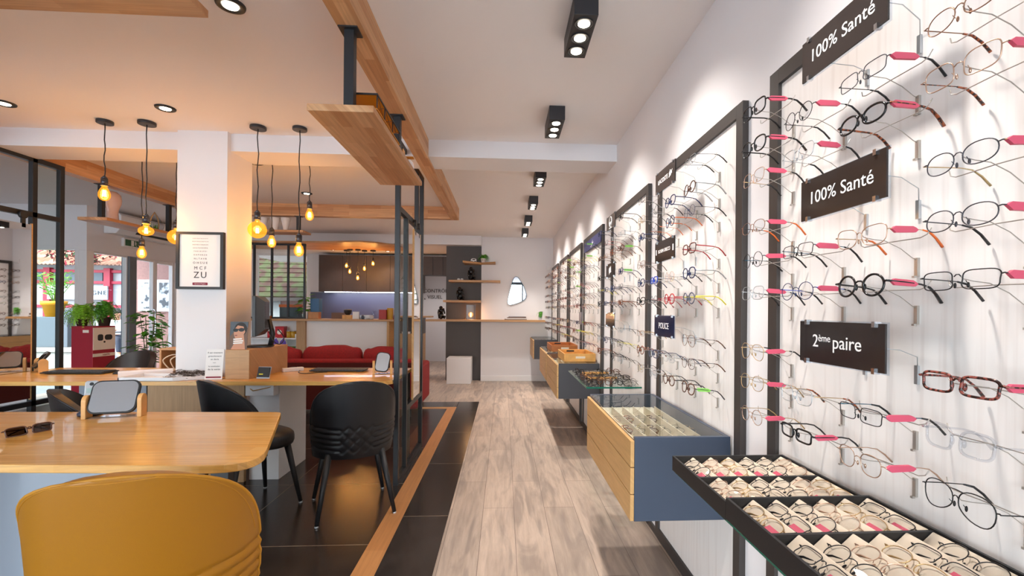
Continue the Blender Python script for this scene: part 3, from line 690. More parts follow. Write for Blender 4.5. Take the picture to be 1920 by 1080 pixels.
part('shell', MB().box(-2.83, -2.49, 3.9, 4.08, ZD+.17, ZD+.185).box(-2.83, -2.815, 3.9, 4.08, ZD, ZD+.17).box(-2.505, -2.49, 3.9, 4.08, ZD, ZD+.17).box(-2.815, -2.505, 4.07, 4.08, ZD, ZD+.17), 'oak_plain_x', cbx, world=True)
mb = MB(); random.seed(5)
for k in range(5):
    x = -2.75+.04*k; mb.tube(smooth([(x-.02, 3.93, ZD+.01), (x-.05+.02*k, 3.9, ZD+.09), (x+.03, 3.93, ZD+.13-.01*k), (x+.05, 3.95, ZD+.03), (x, 3.88, ZD+.006)]), .005, 8)
single('charging_cables', mb, 'cream', 'cream charging cables spilling from the open oak cubby', 'cables', None)
mb = MB().ball((-2.6, 3.97, ZD+.055), .03, 12, 8, 1, 1, 1.4); single('charger', mb.box(-2.61, -2.59, 3.93, 3.95, ZD, ZD+.05), 'dark_plastic', 'dark charger plug standing in the oak cubby', 'charger')
def standing_card(label, c, w, h, rz, lines, m='paper', footer=None, name='counter_card', tilt=-8, z=ZD, th=.003):
    t = thing(name, label, 'sign', (c[0], c[1], z), rz)
    A = RX(R(tilt))
    mb = MB().box(-w/2, w/2, -th/2, th/2, 0.001, h); mb.xf(A); part('card', mb, m, t)
    mb = MB().box(-w/2, w/2, 0, .05, 0, .002); part('foot', mb, 'clear_plastic', t)
    for s, sz, y, mm in lines:
        text(s, sz, A @ frameM((0, -th/2-.0006, y), (1, 0, 0), (0, 0, 1)), mm, t, extrude=.0002)
    if footer:
        mb = MB().prism(rrect(w*.86, .011, .003), -th/2-.0006, -th/2, 'y'); mb.v = [(x, y, zz+.017) for x, y, zz in mb.v]; mb.xf(A); part('footer_band', mb, footer, t)
    return t
standing_card('white price card with blue writing beside the oak riser', (-2.105, 3.42), .115, .22, R(8),
    [('Il est vivement', .0165, .195, 'ink'), ('gratuitement', .0165, .17, 'ink'), ('un devis', .0165, .147, 'ink'), ('avant', .009, .122, 'ink'), ('la conclusion', .0145, .096, 'ink'), ('de la vente', .0185, .074, 'ink')], 'paper', 'maroon_print')
rs = single('desk_riser', MB().prism([(-2.035, 3.44), (-1.865, 3.44), (-1.84, 3.8), (-1.85, 4.0), (-2.035, 4.0)], ZD, ZD+.215), 'oak_plain_x', 'solid oak block riser carrying the monitor on the long desk', 'riser', bev=.002)
ps = thing('photo_card', 'leaning photo card of a woman wearing dark sunglasses, on the riser', 'photo card', (-1.965, 3.475, ZD+.2155), R(2))
A = RX(R(-6)); W = .125; H = .205
mb = MB().box(-W/2, W/2, -.0015, .0015, 0, H); mb.xf(A); part('card', mb, 'book_brown', ps)
def flatp(poly, y, m, nm):
    mb = MB().prism(poly, y-.0004, y, 'y'); mb.xf(A); return part(nm, mb, m, ps)
el = lambda cx, cz, rx, rz_, n=20: [(cx+rx*math.cos(2*PI*k/n), cz+rz_*math.sin(2*PI*k/n)) for k in range(n)]
flatp([(-W/2, H*.45), (-W/2, H), (W/2, H), (W/2, H*.8), (-.02, H*.75)], -.0016, 'outer_grey', 'sky_print')
flatp(el(.012, .15, .045, .05), -.0021, 'hair', 'hair_print'); flatp([(-.03, .15), (-.035, .115), (-.025, .085), (.0, .075), (.03, .10), (.045, .13), (.03, .17), (-.01, .178)], -.0026, 'skin', 'face_print')
flatp([(-.02, .09), (.035, .11), (.045, .05), (.05, 0), (-.05, 0), (-.03, .04)], -.0024, 'skin', 'neck_print')
flatp(el(-.022, .142, .018, .013), -.0031, 'black_matte', 'lens_print'); flatp(el(.018, .145, .021, .014), -.0031, 'black_matte', 'lens_print'); flatp([(-.04, .15), (.06, .158), (.06, .152), (-.04, .143)], -.0031, 'black_matte', 'bar_print')
flatp(el(-.018, .104, .009, .0035), -.0031, 'maroon', 'lips_print')
for i, (wd, zz) in enumerate(((.06, .07), (.07, .055), (.065, .04))): flatp([(-.035, zz), (-.035+wd, zz+.004), (-.035+wd, zz+.013), (-.035, zz+.009)], -.0034, 'paper', 'caption_print')
mo = thing('computer_monitor', 'dark flat monitor on the riser seen almost edge-on from behind', 'monitor', (-1.93, 3.72, ZD+.2155), R(-72))
part('screen_housing', MB().prism([(-.2, .09), (.2, .09), (.2, .40), (-.2, .40)], -.025, .0, 'y'), 'dark_plastic', mo, bev=.004)
mb = MB().add([(-.2, 0, .09), (.2, 0, .09), (.2, 0, .40), (-.2, 0, .40), (-.12, .045, .14), (.12, .045, .14), (.12, .045, .36), (-.12, .045, .36)], [(0, 1, 5, 4), (1, 2, 6, 5), (2, 3, 7, 6), (3, 0, 4, 7), (4, 5, 6, 7), (3, 2, 1, 0)])
bk = part('back_cover', mb, 'monitor_back', mo, bev=.003); vm = MB()
for k in range(16): vm.box(-.1, .1, .0448, .048, .15+.013*k, .155+.013*k)
part('vents', vm, 'dark_plastic', bk)
part('stand', MB().tube([(0, .07, .01), (0, .085, .1), (0, .06, .22)], [.02, .018, .014], 10), 'black_matte', mo)
part('foot', MB().prism(rrect(.2, .18, .05), 0, .012), 'black_matte', mo)
part('cable', MB().tube(smooth([(.02, .06, .12), (.03, .1, .04), (.0, .14, .02), (-.03, .16, .07), (0, .12, .14)]), .004), 'black_matte', mo)
mm = MB().tube([(-2.06, 3.66, ZD+.36), (-2.02, 3.68, ZD+.40), (-1.97, 3.70, ZD+.395)], .013, 10)
dv = thing('card_stand', 'small dark clock display in a clear stand before the riser', 'desk display', (-1.785, 3.47, ZD), R(-6))
A = RX(R(-18)); mb = MB().box(-.045, .045, -.004, .004, .01, .085); mb.xf(A); part('display', mb, 'black_matte', dv, bev=.002)
mb = MB().box(-.05, .05, .0041, .0061, 0, .09); mb.xf(A); part('stand', mb, 'silver', dv); mb = MB().box(-.03, .0, -.0055, -.0042, .028, .036); mb.xf(A); part('digits', mb, 'yellow_plastic', dv)
cr = single('card_reader', MB().prism(rrect(.05, .16, .012), 0, .03).xf(T(-1.75, 3.88, ZD+.0) @ RZ(R(-50))), 'white_gloss', 'white card terminal lying beside the oak riser', 'card terminal', bev=.004)

# paper sign beyond the cubby
standing_card('small white card standing on the oak cubby', (-2.64, 3.97), .20, .075, 0, [('Il est vivement', .02, .04, 'ink')], 'card', None, z=ZD+.1855, tilt=-4)
# ================================================================ spectacles
def prof(shape, n=28):
    pts = []
    for k in range(n):
        a = 2*PI*k/n; c, s = math.cos(a), math.sin(a)
        sg = lambda q, e: (abs(q)**(2/e))*(1 if q > 0 else -1)
        if shape == 'round': x, z = .0235*c, .0222*s
        elif shape == 'oval': x, z = .0262*sg(c, 2.3), .0178*sg(s, 2.3)
        elif shape == 'rectangular': x, z = .0268*sg(c, 4), .0158*sg(s, 4); x += .0015*(s > 0)
        elif shape == 'square': x, z = .0255*sg(c, 3.4), .0200*sg(s, 3.4); x += .002*s
        elif shape == 'panto': x, z = .0248*sg(c, 2.5), .0218*sg(s, 2.5); x *= 1+.10*s
        elif shape == 'aviator': x, z = .0285*sg(c, 2.3), .0235*sg(s, 2.3); x *= 1+.08*s; z -= .006*c*(s < 0)*abs(s)
        elif shape == 'butterfly': x, z = .0275*sg(c, 2.8), .0205*sg(s, 2.8); x *= 1+.10*s; z += .003*c*(s > 0)
        elif shape == 'cateye': x, z = .0275*sg(c, 2.8), .0190*sg(s, 2.8); z += .005*max(0, c)*(s > 0)*s
        pts.append((x, z))
    return pts
LCX = .0335
def bow(x): return 1.1*x*x
_gm = {}
def gmesh(key, fn):
    if key not in _gm: _gm[key] = fn().mesh(key[0]+'_'+str(len(_gm)), 'thin_black')
    return _gm[key]
def g_front(shape, thick):
    mb = MB(); r = .0020 if thick else .0010; P = prof(shape)
    for s in (-1, 1):
        mb.tube([(s*(LCX+x), bow(LCX+x), z) for x, z in P], r, 6, True, flat=1.25 if thick else 1)
        xo = LCX+max(p[0] for p in P); zo = .007
        mb.tube([(s*xo, bow(xo), zo), (s*(xo+.004), bow(xo)+.001, zo+.001), (s*.0675, bow(.0675), zo)], r*1.15, 6)
        if not thick: mb.tube([(s*(LCX-.021), bow(.012)+.001, -.001), (s*.012, .006, -.006)], .0006, 5).ball((s*.0105, .0085, -.008), .0042, 8, 6, .5, .5, 1.2)
    xi = LCX-max(p[0] for p in P); mb.tube([(-xi, bow(xi), .006), (-xi*.4, .0, .0095), (xi*.4, 0, .0095), (xi, bow(xi), .006)], r, 6)
    if shape == 'aviator': mb.tube([(-xi-.006, .0005, .0185), (0, 0, .0195), (xi+.006, .0005, .0185)], r, 6)
    if thick: 
        for s in (-1, 1): mb.ball((s*.0105, .004, -.003), .006, 8, 6, .45, .6, 1.2)
    return mb
def g_lens(shape, s):
    P = prof(shape); mb = MB(); vs = [(s*(LCX+x*.98), bow(LCX+x), z*.98) for x, z in P]
    return mb.add(vs, [tuple(range(len(vs)))], False)
def g_temple(thick, s, folded=False):
    r = [.0021, .0021, .0019, .0019, .0022, .0024] if thick else [.0010, .0010, .0009, .0012, .0019, .0021]
    if folded:
        y = .009 if s > 0 else .014
        pts = [(s*.068, .004, .007), (s*.066, y, .007), (s*.03, y+.001, .006), (-s*.02, y+.002, .004), (-s*.045, y+.002, -.004), (-s*.062, y+.003, -.018)]
        return MB().tube(pts, r, 6, flat=1.6 if thick else 1)
    pts = [(s*.068, .004, .007), (s*.0682, .035, .0072), (s*.067, .075, .0065), (s*.0655, .095, .003), (s*.064, .112, -.009), (s*.063, .128, -.026)]
    return MB().tube(pts, r, 6, flat=1.6 if thick else 1)
def slotmat(o, m): o.material_slots[0].link = 'OBJECT'; o.material_slots[0].material = M[m]
def glasses(shape, thick, fmat, tmat, label, M4, group=None, tagc=None, folded=False, lensm='lens', detail=True, name='eyeglasses', tipm=None):
    t = bpy.data.objects.new(name, None); COL.objects.link(t); t.empty_display_size = .03; t.matrix_world = M4; tag(t, label, 'eyeglasses', group)
    def p(n, key, fn, m):
        o = link(n, gmesh(key, fn), t); slotmat(o, m); return o
    p('frame_front', ('front', shape, thick), lambda: g_front(shape, thick), fmat)
    for s in (-1, 1):
        p('lens', ('lens', shape, s), lambda s=s: g_lens(shape, s), lensm)
        p('temple', ('temple', thick, s, folded), lambda s=s: g_temple(thick, s, folded), tmat)
        if tipm and not folded: p('temple_tip', ('tip', thick, s), lambda s=s: MB().tube([(s*.067, .078, .0062), (s*.0655, .095, .003), (s*.064, .112, -.009), (s*.063, .1285, -.0265)], [.0016, .0022, .0024, .0026], 6), tipm)
    if tagc:
        if folded: p('price_tag', ('tagf',), lambda: MB().cbox((.036, .0115, -.002), (.04, .0035, .018)), tagc)
        else:
            def mk():
                pts = [(-.030, .0), (-.022, .0055), (.018, .006), (.025, .003), (.030, -.001), (.024, -.006), (-.020, -.0075), (-.026, -.003)]
                mb = MB().prism(pts, -.0028, .0028, 'x'); mb.v = [(x+.0675, y+.036, z+.0065) for x, y, z in mb.v]; return mb
            p('price_tag', ('tag',), mk, tagc)
    return t

# wall display panels -------------------------------------------------------
XW = .9; GX = .755
PN = ['nearest', 'second', 'third', 'fourth', 'fifth', 'sixth', 'farthest']
PY = [(.50, 1.46), (1.63, 2.56), (2.73, 3.70), (4.03, 5.0), (5.16, 6.10), (6.27, 7.2), (7.43, 8.335)]
ROWZ = [1.918, 1.808, 1.712, 1.56, 1.46, 1.357, 1.182, 1.088, .987]
ROWN = ['top row', 'second row', 'third row', 'fourth row', 'fifth row', 'sixth row', 'seventh row', 'eighth row', 'bottom row']
CN = ['rightmost', 'second from right', 'second from left', 'leftmost']
for i, (a, b) in enumerate(PY):
    t = thing('wall_display', PN[i]+' white eyewear display panel with dark frame on the right wall', 'wall display', (XW, (a+b)/2, 0))
    part('backboard', MB().box(.888, .8995, a+.03, b-.03, .05, 2.05), 'panel_board', t, world=True)
    for y in (a, b-.048): part('post', MB().box(.876, .8995, y, y+.048, 0.0355, 2.085), 'panel_frame', t, bev=.001, world=True)
    part('top_rail', MB().box(.876, .8995, a+.048, b-.048, 2.037, 2.085), 'panel_frame', t, world=True)
    part('bottom_rail', MB().box(.876, .8995, a+.048, b-.048, .0355, .075), 'panel_frame', t, world=True)
def br_mesh():
    # local origin: the spectacles' bridge; x towards the wall (world +X)
    mb = MB(); wx = XW-.012-GX; h = -.045
    mb.box(wx-.006, wx, -.004, .004, h-.035, h+.005).box(wx-.012, wx-.006, -.003, .003, h-.038, h-.034)
    arc = [(wx-.004, 0, h), (wx-.014, 0, h+.005), (wx-.04, 0, h+.024), (wx-.075, 0, h+.040), (.03, 0, -.002), (.010, 0, .002), (.006, 0, .0065)]
    mb.tube(arc, .0009, 5)
    mb.tube([(.075, -.088, .008), (.072, -.082, -.004), (.07, -.07, -.009), (.07, 0, -.0075), (.07, .07, -.009), (.072, .082, -.004), (.075, .088, .008)], .0011, 5)
    return mb
BRM = br_mesh().mesh('display_bracket', 'steel_wire')
def bracket(y, z, label, group):
    o = link('display_bracket', BRM); o.location = (GX, y, z); return tag(o, label, 'display bracket', group)
# (shape, thick, front, temple, tip, tag)
near = {
 (0, 3): ('square', 1, 'acetate_black', 'acetate_black', None, 'pink_tag'),
 (1, 3): ('panto', 1, 'acetate_black', 'thin_black', None, 'pink_tag'), (1, 2): ('round', 0, 'thin_black', 'thin_black', 'acetate_black', 'pink_tag'), (1, 1): ('rectangular', 0, 'gunmetal', 'thin_black', 'acetate_black', 'pink_tag'), (1, 0): ('oval', 0, 'copper', 'copper', 'tortoise', 'pink_tag'),
 (2, 3): ('square', 0, 'rose_gold', 'gold', 'acetate_black', 'pink_tag'), (2, 2): ('square', 0, 'silver', 'silver', 'acetate_black', 'pink_tag'), (2, 1): ('oval', 1, 'acetate_black', 'tortoise', None, 'pink_tag'), (2, 0): ('square', 0, 'rose_gold', 'tortoise', 'tortoise', 'pink_tag'),
 (3, 3): ('oval', 0, 'copper', 'thin_black', 'orange_plastic', 'pink_tag'), (3, 0): ('oval', 0, 'gunmetal', 'gold', 'pane', 'pink_tag'),
 (4, 3): ('round', 0, 'thin_black', 'teal_metal', 'acetate_black', 'pink_tag'), (4, 2): ('rectangular', 0, 'thin_black', 'teal_metal', 'acetate_black', 'pink_tag'), (4, 1): ('butterfly', 0, 'rose_gold', 'gold', 'orange_plastic', 'pink_tag'), (4, 0): ('oval', 0, 'gunmetal', 'gunmetal', 'acetate_black', 'pink_tag'),
 (5, 3): ('square', 0, 'silver', 'silver', 'acetate_black', 'pink_tag'), (5, 2): ('round', 0, 'acetate_navy', 'acetate_blue', 'acetate_black', 'pink_tag'), (5, 1): ('round', 1, 'acetate_black', 'acetate_black', None, 'pink_tag'), (5, 0): ('rectangular', 0, 'thin_black', 'thin_black', 'acetate_black', 'pink_tag'),
 (6, 3): ('aviator', 0, 'gold', 'gold', 'acetate_black', 'pink_tag'), (6, 0): ('rectangular', 1, 'tortoise_red', 'tortoise_red', None, 'pink_tag'),
 (7, 3): ('panto', 0, 'gold', 'gold', None, 'pink_tag'), (7, 2): ('square', 0, 'silver', 'gold', 'tortoise', None), (7, 1): ('rectangular', 0, 'thin_black', 'teal_metal', 'acetate_black', 'pink_tag'), (7, 0): ('square', 1, 'crystal', 'crystal', None, None),
 (8, 3): ('round', 0, 'rose_gold', 'gold', None, 'pink_tag'), (8, 2): ('rectangular', 1, 'acetate_black', 'acetate_black', None, 'pink_tag'), (8, 1): ('panto', 0, 'rose_gold', 'rose_gold', None, 'pink_tag'), (8, 0): ('aviator', 0, 'thin_black', 'thin_black', 'acetate_black', None)}
second = {
 (0, 0): ('rectangular', 0, 'silver', 'thin_black', 'acetate_black', None), (0, 3): ('rectangular', 0, 'gunmetal', 'gunmetal', None, None),
 (1, 0): ('round', 1, 'acetate_brown', 'silver', 'acetate_brown', None), (1, 1): ('panto', 1, 'acetate_navy', 'acetate_navy', None, None), (1, 2): ('round', 0, 'thin_black', 'silver', 'acetate_black', None),
 (2, 0): ('round', 0, 'acetate_grey', 'thin_black', 'acetate_black', None), (2, 1): ('round', 1, 'acetate_grey', 'orange_plastic', None, None), (2, 2): ('round', 0, 'thin_black', 'orange_plastic', None, None),
 (3, 0): ('square', 1, 'tortoise_red', 'acetate_red', 'tortoise_red', None),
 (4, 0): ('panto', 1, 'acetate_navy', 'silver', 'acetate_black', None), (4, 1): ('round', 0, 'rose_gold', 'silver', 'acetate_black', None), (4, 2): ('rectangular', 1, 'acetate_blue', 'silver', None, None),
 (5, 0): ('round', 1, 'acetate_grey', 'yellow_plastic', 'yellow_plastic', None), (5, 1): ('round', 1, 'acetate_red', 'acetate_red', 'acetate_black', None), (5, 2): ('round', 0, 'gunmetal', 'acetate_red', None, None),
 (6, 0): ('aviator', 0, 'copper', 'gunmetal', 'acetate_brown', None),
 (7, 0): ('panto', 0, 'acetate_brown', 'gunmetal', 'acetate_brown', None), (7, 1): ('square', 0, 'silver', 'silver', 'acetate_grey', None), (7, 2): ('square', 1, 'acetate_grey', 'acetate_grey', None, None),
 (8, 0): ('panto', 1, 'acetate_brown', 'gunmetal', 'acetate_brown', 'green_tag'), (8, 1): ('round', 1, 'acetate_brown', 'acetate_black', None, None), (8, 2): ('round', 0, 'silver', 'silver', None, None)}
MN = {'acetate_black': 'black', 'thin_black': 'black', 'gunmetal': 'gunmetal', 'silver': 'silver', 'gold': 'gold', 'rose_gold': 'rose gold', 'copper': 'copper', 'acetate_navy': 'navy', 'acetate_blue': 'blue',
      'acetate_red': 'red', 'acetate_grey': 'grey', 'acetate_brown': 'brown', 'teal_metal': 'teal', 'orange_plastic': 'orange', 'yellow_plastic': 'yellow', 'tortoise': 'tortoiseshell', 'tortoise_red': 'red tortoiseshell', 'crystal': 'clear', 'pane': 'clear'}
rng = random.Random(11)
SH = ['round', 'oval', 'rectangular', 'square', 'panto', 'rectangular', 'butterfly', 'square']
FM = [(1, 'acetate_black', 'acetate_black'), (0, 'thin_black', 'thin_black'), (0, 'gunmetal', 'thin_black'), (0, 'silver', 'acetate_black'), (1, 'acetate_brown', 'acetate_brown'), (0, 'rose_gold', 'gold'), (1, 'tortoise', 'tortoise'),
      (1, 'acetate_navy', 'acetate_navy'), (1, 'acetate_grey', 'acetate_grey'), (0, 'gold', 'thin_black'), (1, 'tortoise_red', 'tortoise_red'), (0, 'thin_black', 'yellow_plastic'), (0, 'thin_black', 'acetate_red'), (0, 'copper', 'acetate_brown')]
GROT = Matrix.Rotation(R(-90), 4, 'Z')
cnt = 0
for i, (a, b) in enumerate(PY):
    cols = [b-.115-.21*(3-k) for k in range(4)] if i == 0 else [a+.194+.218*k for k in range(4)]
    for r, z in enumerate(ROWZ):
        for c, y in enumerate(cols):
            if i < 3 and r in (0, 3, 6) and c in (1, 2): continue
            if i == 3 and r == 0 and c != 0: continue
            if i == 0 and r == 0 and c == 0: continue   # lies above the picture's edge
            spec = (near if i == 0 else second if i == 1 else {}).get((r, c))
            if spec is None:
                f = rng.choice(FM); spec = (rng.choice(SH), f[0], f[1], f[2], None, 'green_tag' if rng.random() < (.12 if i in (2, 3) else .05) else None)
                if i >= 5 and rng.random() < .5: spec = (spec[0], 1, rng.choice(['acetate_brown', 'tortoise_red', 'rose_gold', 'acetate_brown']), 'acetate_brown', None, None)
            sh, th, fm, tm, tip, tg = spec; cnt += 1
            where = f'{ROWN[r]}, {CN[c]}, {PN[i]} wall panel'
            lab = f"{MN[fm]} {sh} eyeglasses{' with '+MN[tm]+' temples' if MN[tm] != MN[fm] else ''}, {where}"
            dz = rng.uniform(-.002, .002)
            Mx = Matrix.Translation((GX, y, z+dz)) @ GROT @ Matrix.Rotation(R(rng.uniform(-4, 4)), 4, 'Z') @ RX(R(rng.uniform(-5, 1)))
            glasses(sh, th, fm, tm, lab, Mx, 'eyeglasses hung on the wall panels', tg, tipm=tip if i < 3 else None)
            bracket(y, z, f'chrome wire bracket in the {where}', 'wire brackets on the wall panels')
# signs on the panels
def psign(i, zc, m, label, lines, y0=None, w=.26, h=.1, x=.76, emblem=None, th=.004):
    a, b = PY[i]; yc = (a+.362+.13) if y0 is None else y0
    if i == 0: yc = .993
    t = thing('panel_sign', label, 'sign', (x, yc, zc), 0, None)
    part('plate', MB().box(0, th, -w/2, w/2, -h/2, h/2), m, t)
    part('back_plate', MB().box(th, th+.003, -w/2-.003, w/2+.003, -h/2-.003, h/2+.003), 'clear_plastic', t)
    for sy in (-1, 1):
        for sz in (-1, 1): part('clip', MB().box(-.004, th+.005, sy*w*.4-.004, sy*w*.4+.004, sz*h/2-.008*(sz > 0)-.004*(sz < 0), sz*h/2+.004*(sz > 0)+.008*(sz < 0)), 'chrome', t)
    hx = XW-.014-x
    for s in (-1, 1):
        yy = s*.07
        part('arm', MB().tube([(th+.004, s*w*.42, 0), (.05, s*w*.42, -.004), (hx-.02, yy+s*.02, -.02), (hx, yy, -.045)], .001, 5).box(hx-.004, hx+.0015, yy-.004, yy+.004, -.08, -.04), 'silver', t)
    for s_, sz_, dy, dz in lines: text(s_, sz_, frameM((-.0007, dy, dz), (0, -1, 0), (0, 0, 1)), 'sign_text', t, extrude=.0003)
    if emblem: emblem(t)
    return t
psign(0, 1.937, 'sign_black', 'black sign reading 100% Santé at the top of the nearest panel', [('100% Santé', .043, 0, 0)])
psign(0, 1.583, 'sign_black', 'black sign reading 100% Santé in the middle of the nearest panel', [('100% Santé', .043, 0, 0)])
psign(0, 1.229, 'sign_black', 'black sign reading 2ème paire on the nearest panel', [('2', .043, .072, .002), ('ème', .024, .042, .010), ('paire', .043, -.028, .002)])
def croc(t):
    pts = [(-.052, -.012), (-.062, -.004), (-.056, .004), (-.066, .012), (-.072, .020), (-.078, .018), (-.074, .008), (-.086, .010), (-.100, .016), (-.090, .005), (-.096, 0), (-.082, -.003), (-.076, -.012), (-.070, -.004), (-.062, -.014)]
    part('emblem', MB().prism(pts, -.0008, 0, 'x'), 'sign_text', t)
psign(1, 1.937, 'sign_black', 'black sign reading LACOSTE with a small white emblem, second panel top', [('LACOSTE', .031, .025, -.002)], emblem=croc)
psign(1, 1.593, 'sign_black', 'black sign with a thin line of white capitals, second panel middle', [('BORIN GRECO', .024, 0, 0)],
      emblem=lambda t: part('emblem', MB().box(-.0008, 0, .105, .115, -.012, .014).box(-.0008, 0, -.12, -.108, -.014, .014), 'sign_text', t))
psign(1, 1.231, 'sign_navy', 'dark navy sign reading POLICE on the second panel', [('POLICE', .041, 0, 0)])
def ringe(t):
    part('emblem', MB().tube([(-.001, .036*math.cos(q*PI/12), .004+.036*math.sin(q*PI/12)) for q in range(24)], .002, 5, True).tube([(-.001, .022*math.cos(q*PI/12), .006+.022*math.sin(q*PI/12)) for q in range(13, 24)], .0035, 5).box(-.0015, 0, -.04, .04, -.043, -.038), 'sign_text', t)
psign(2, 1.94, 'sign_black', 'dark sign with a white ring emblem, top of the third panel', [], emblem=ringe)
def hand(t):
    part('emblem', MB().prism([(.03, -.03), (.035, .0), (.03, .02), (.018, .005), (.006, .028), (.0, .005), (-.02, .032), (-.022, -.006), (-.03, -.012), (.015, -.02)], -.0012, 0, 'x'), 'sign_text', t)
psign(2, 1.594, 'sign_black', 'dark sign with a white jagged emblem in the middle of the third panel', [], emblem=hand)
psign(2, 1.24, 'sign_black', 'dark photo sign with a light band, low on the third panel', [], emblem=lambda t: part('emblem', MB().box(-.0012, 0, -.11, .11, .005, .028), 'rose_gold', t))
t = thing('panel_sign', 'wide dark blue banner sign at the top of the fourth panel', 'sign', (.868, 4.5, 1.93))
part('plate', MB().box(0, .006, -.44, .40, 0, .1), 'sign_blue', t)
part('emblem', MB().prism([(.06, .02), (.0, .03), (-.07, .075), (-.05, .05), (-.12, .05), (-.03, .035), (.0, .012)], -.001, 0, 'x'), 'sign_text', t)
single('panel_card', MB().box(.75, .753, 4.35, 4.50, 1.17, 1.29), 'acetate_grey', 'small grey card hung low on the fourth panel', 'sign')

# ================================================================ cabinets and shelves under the panels
def cabinet(label, y0, y1, side, nd=3, x0=.485, tray=True, zt=.82, zb=.50):
    t = thing('drawer_cabinet', label, 'cabinet', (XW-.2, (y0+y1)/2, zb)); fx = x0+.016
    part('body', MB().box(fx, .875, y0, y0+.018, zb, zt).box(fx, .875, y1-.018, y1, zb, zt).box(fx, .875, y0+.018, y1-.018, zb, zb+.018).box(.857, .875, y0+.018, y1-.018, zb+.018, zt)
         .box(fx, .857, y0+.018, y1-.018, zt-.085, zt-.075), side, t, bev=.001, world=True)
    h = (zt-.012-zb)/nd
    for k in range(nd): part('drawer', MB().box(x0, fx-.001, y0, y1, zb+h*k+.0015, zb+h*(k+1)-.0015), 'oak_plain', t, bev=.0015, world=True)
    part('glass_top', MB().box(fx, .857, y0+.018, y1-.018, zt-.008, zt-.001), 'shelf_glass', t, world=True)
    if tray:
        dm = MB().box(fx+.02, .857, y0+.03, y1-.03, zt-.074, zt-.071)
        part('tray_floor', dm, 'cream', t, world=True)
        for k in range(6): part('tray_divider', MB().box(fx+.02+.058*k, fx+.023+.058*k, y0+.03, y1-.2, zt-.071, zt-.03), 'cream', t, world=True)
    return t
cabinet('large cabinet with three oak drawers and dark blue side under the second panel', 1.70, 2.60, 'blue_grey')
cabinet('oak drawer cabinet with charcoal side under the fourth panel', 4.10, 5.10, 'charcoal_side')
cabinet('oak drawer cabinet under the fifth panel with reddish tray on top', 5.18, 6.10, 'charcoal_side')
cabinet('dark drawer cabinet at the far end by the back wall', 7.46, 8.33, 'charcoal_side')
def wtray(label, m, x0, x1, y0, y1, z):
    t = thing('wooden_tray', label, 'tray', ((x0+x1)/2, (y0+y1)/2, z))
    part('body', MB().box(x0, x1, y0, y1, z, z+.008).box(x0, x0+.01, y0, y1, z+.008, z+.075).box(x1-.01, x1, y0, y1, z+.008, z+.075).box(x0+.01, x1-.01, y0, y0+.01, z+.008, z+.075).box(x0+.01, x1-.01, y1-.01, y1, z+.008, z+.075), m, t, bev=.002, world=True)
    xc = (x0+x1)/2
    part('label_plate', MB().box(xc-.04, xc+.05, y0-.002, y0, z+.03, z+.05), 'cream', t, world=True)
    part('hand_slot', MB().box(xc-.06, xc+.02, y1-.0115, y1-.0101, z+.05, z+.066), 'black_matte', t, world=True)
wtray('light bamboo tray on the cabinet under the fourth panel', 'wood_tray_light', .57, .87, 4.25, 4.75, .821)
wtray('reddish brown wooden tray on the cabinet under the fifth panel', 'wood_tray', .56, .87, 5.3, 5.85, .821)
gs = thing('glass_shelf', 'green-edged glass shelf with display frames under the third panel', 'shelf', (.7, 3.2, .80))
part('glass_plate', MB().box(.525, .876, 2.83, 3.62, .812, .822), 'shelf_glass', gs, world=True)
part('front_edge', MB().box(.525, .876, 2.826, 2.8299, .812, .822).box(.521, .5249, 2.826, 3.62, .812, .822), 'glass_edge', gs, world=True)
for y in (2.95, 3.5): part('support', MB().box(.80, .876, y-.01, y+.01, .79, .8119), 'chrome', gs, world=True)
t = single('wooden_stick_tray', MB().box(.60, .80, 3.16, 3.18, .8221, .835).box(.60, .80, 3.42, 3.44, .8221, .835).box(.60, .61, 3.18, 3.42, .8221, .83), 'wood_tray_light', 'low wooden display rest on the glass shelf', 'display rest')
# black stacked frame trays on a glass shelf under the nearest panel
gs = thing('glass_shelf', 'glass shelf under the nearest panel carrying the black trays', 'shelf', (.69, 1.0, .80))
part('glass_plate', MB().box(.53, .876, .55, 1.352, .808, .818), 'shelf_glass', gs, world=True)
part('front_edge', MB().box(.526, .5299, .55, 1.356, .808, .818).box(.53, .876, 1.3521, 1.356, .808, .818), 'glass_edge', gs, world=True)
for y in (.7, 1.3): part('support', MB().box(.80, .876, y-.01, y+.01, .786, .8079), 'chrome', gs, world=True)
def btray(label, y0, y1, ym, z0, z1, x0=.515, x1=.862):
    t = thing('eyewear_tray', label, 'tray', ((x0+x1)/2, (y0+y1)/2, z0)); w_ = .006
    part('rim', MB().box(x0, x0+w_, y0, y1, z0, z1).box(x1-w_, x1, y0, y1, z0, z1).box(x0+w_, x1-w_, y0, y0+w_, z0, z1).box(x0+w_, x1-w_, y1-w_, y1, z0, z1).box(x0+w_, x1-w_, ym-.004, ym+.004, z0, z1-.004).box(x0+w_, x1-w_, y0+w_, y1-w_, z0, z0+.003), 'black_matte', t, world=True)
    for a, b in ((y0+w_, ym-.004), (ym+.004, y1-w_)):
        for k in range(6):
            xx = x0+.012+.055*k
            mb = MB().add([(xx, a+.002, z0+.004), (xx+.046, a+.002, z0+.004), (xx+.05, a+.002, z1-.004), (xx+.047, a+.002, z1-.004), (xx, b-.002, z0+.004), (xx+.046, b-.002, z0+.004), (xx+.05, b-.002, z1-.004), (xx+.047, b-.002, z1-.004)],
                          [(0, 1, 5, 4), (1, 2, 6, 5), (2, 3, 7, 6), (3, 0, 4, 7), (0, 3, 2, 1), (4, 5, 6, 7)])
            part('divider', mb, 'cream', t, world=True)
    return t
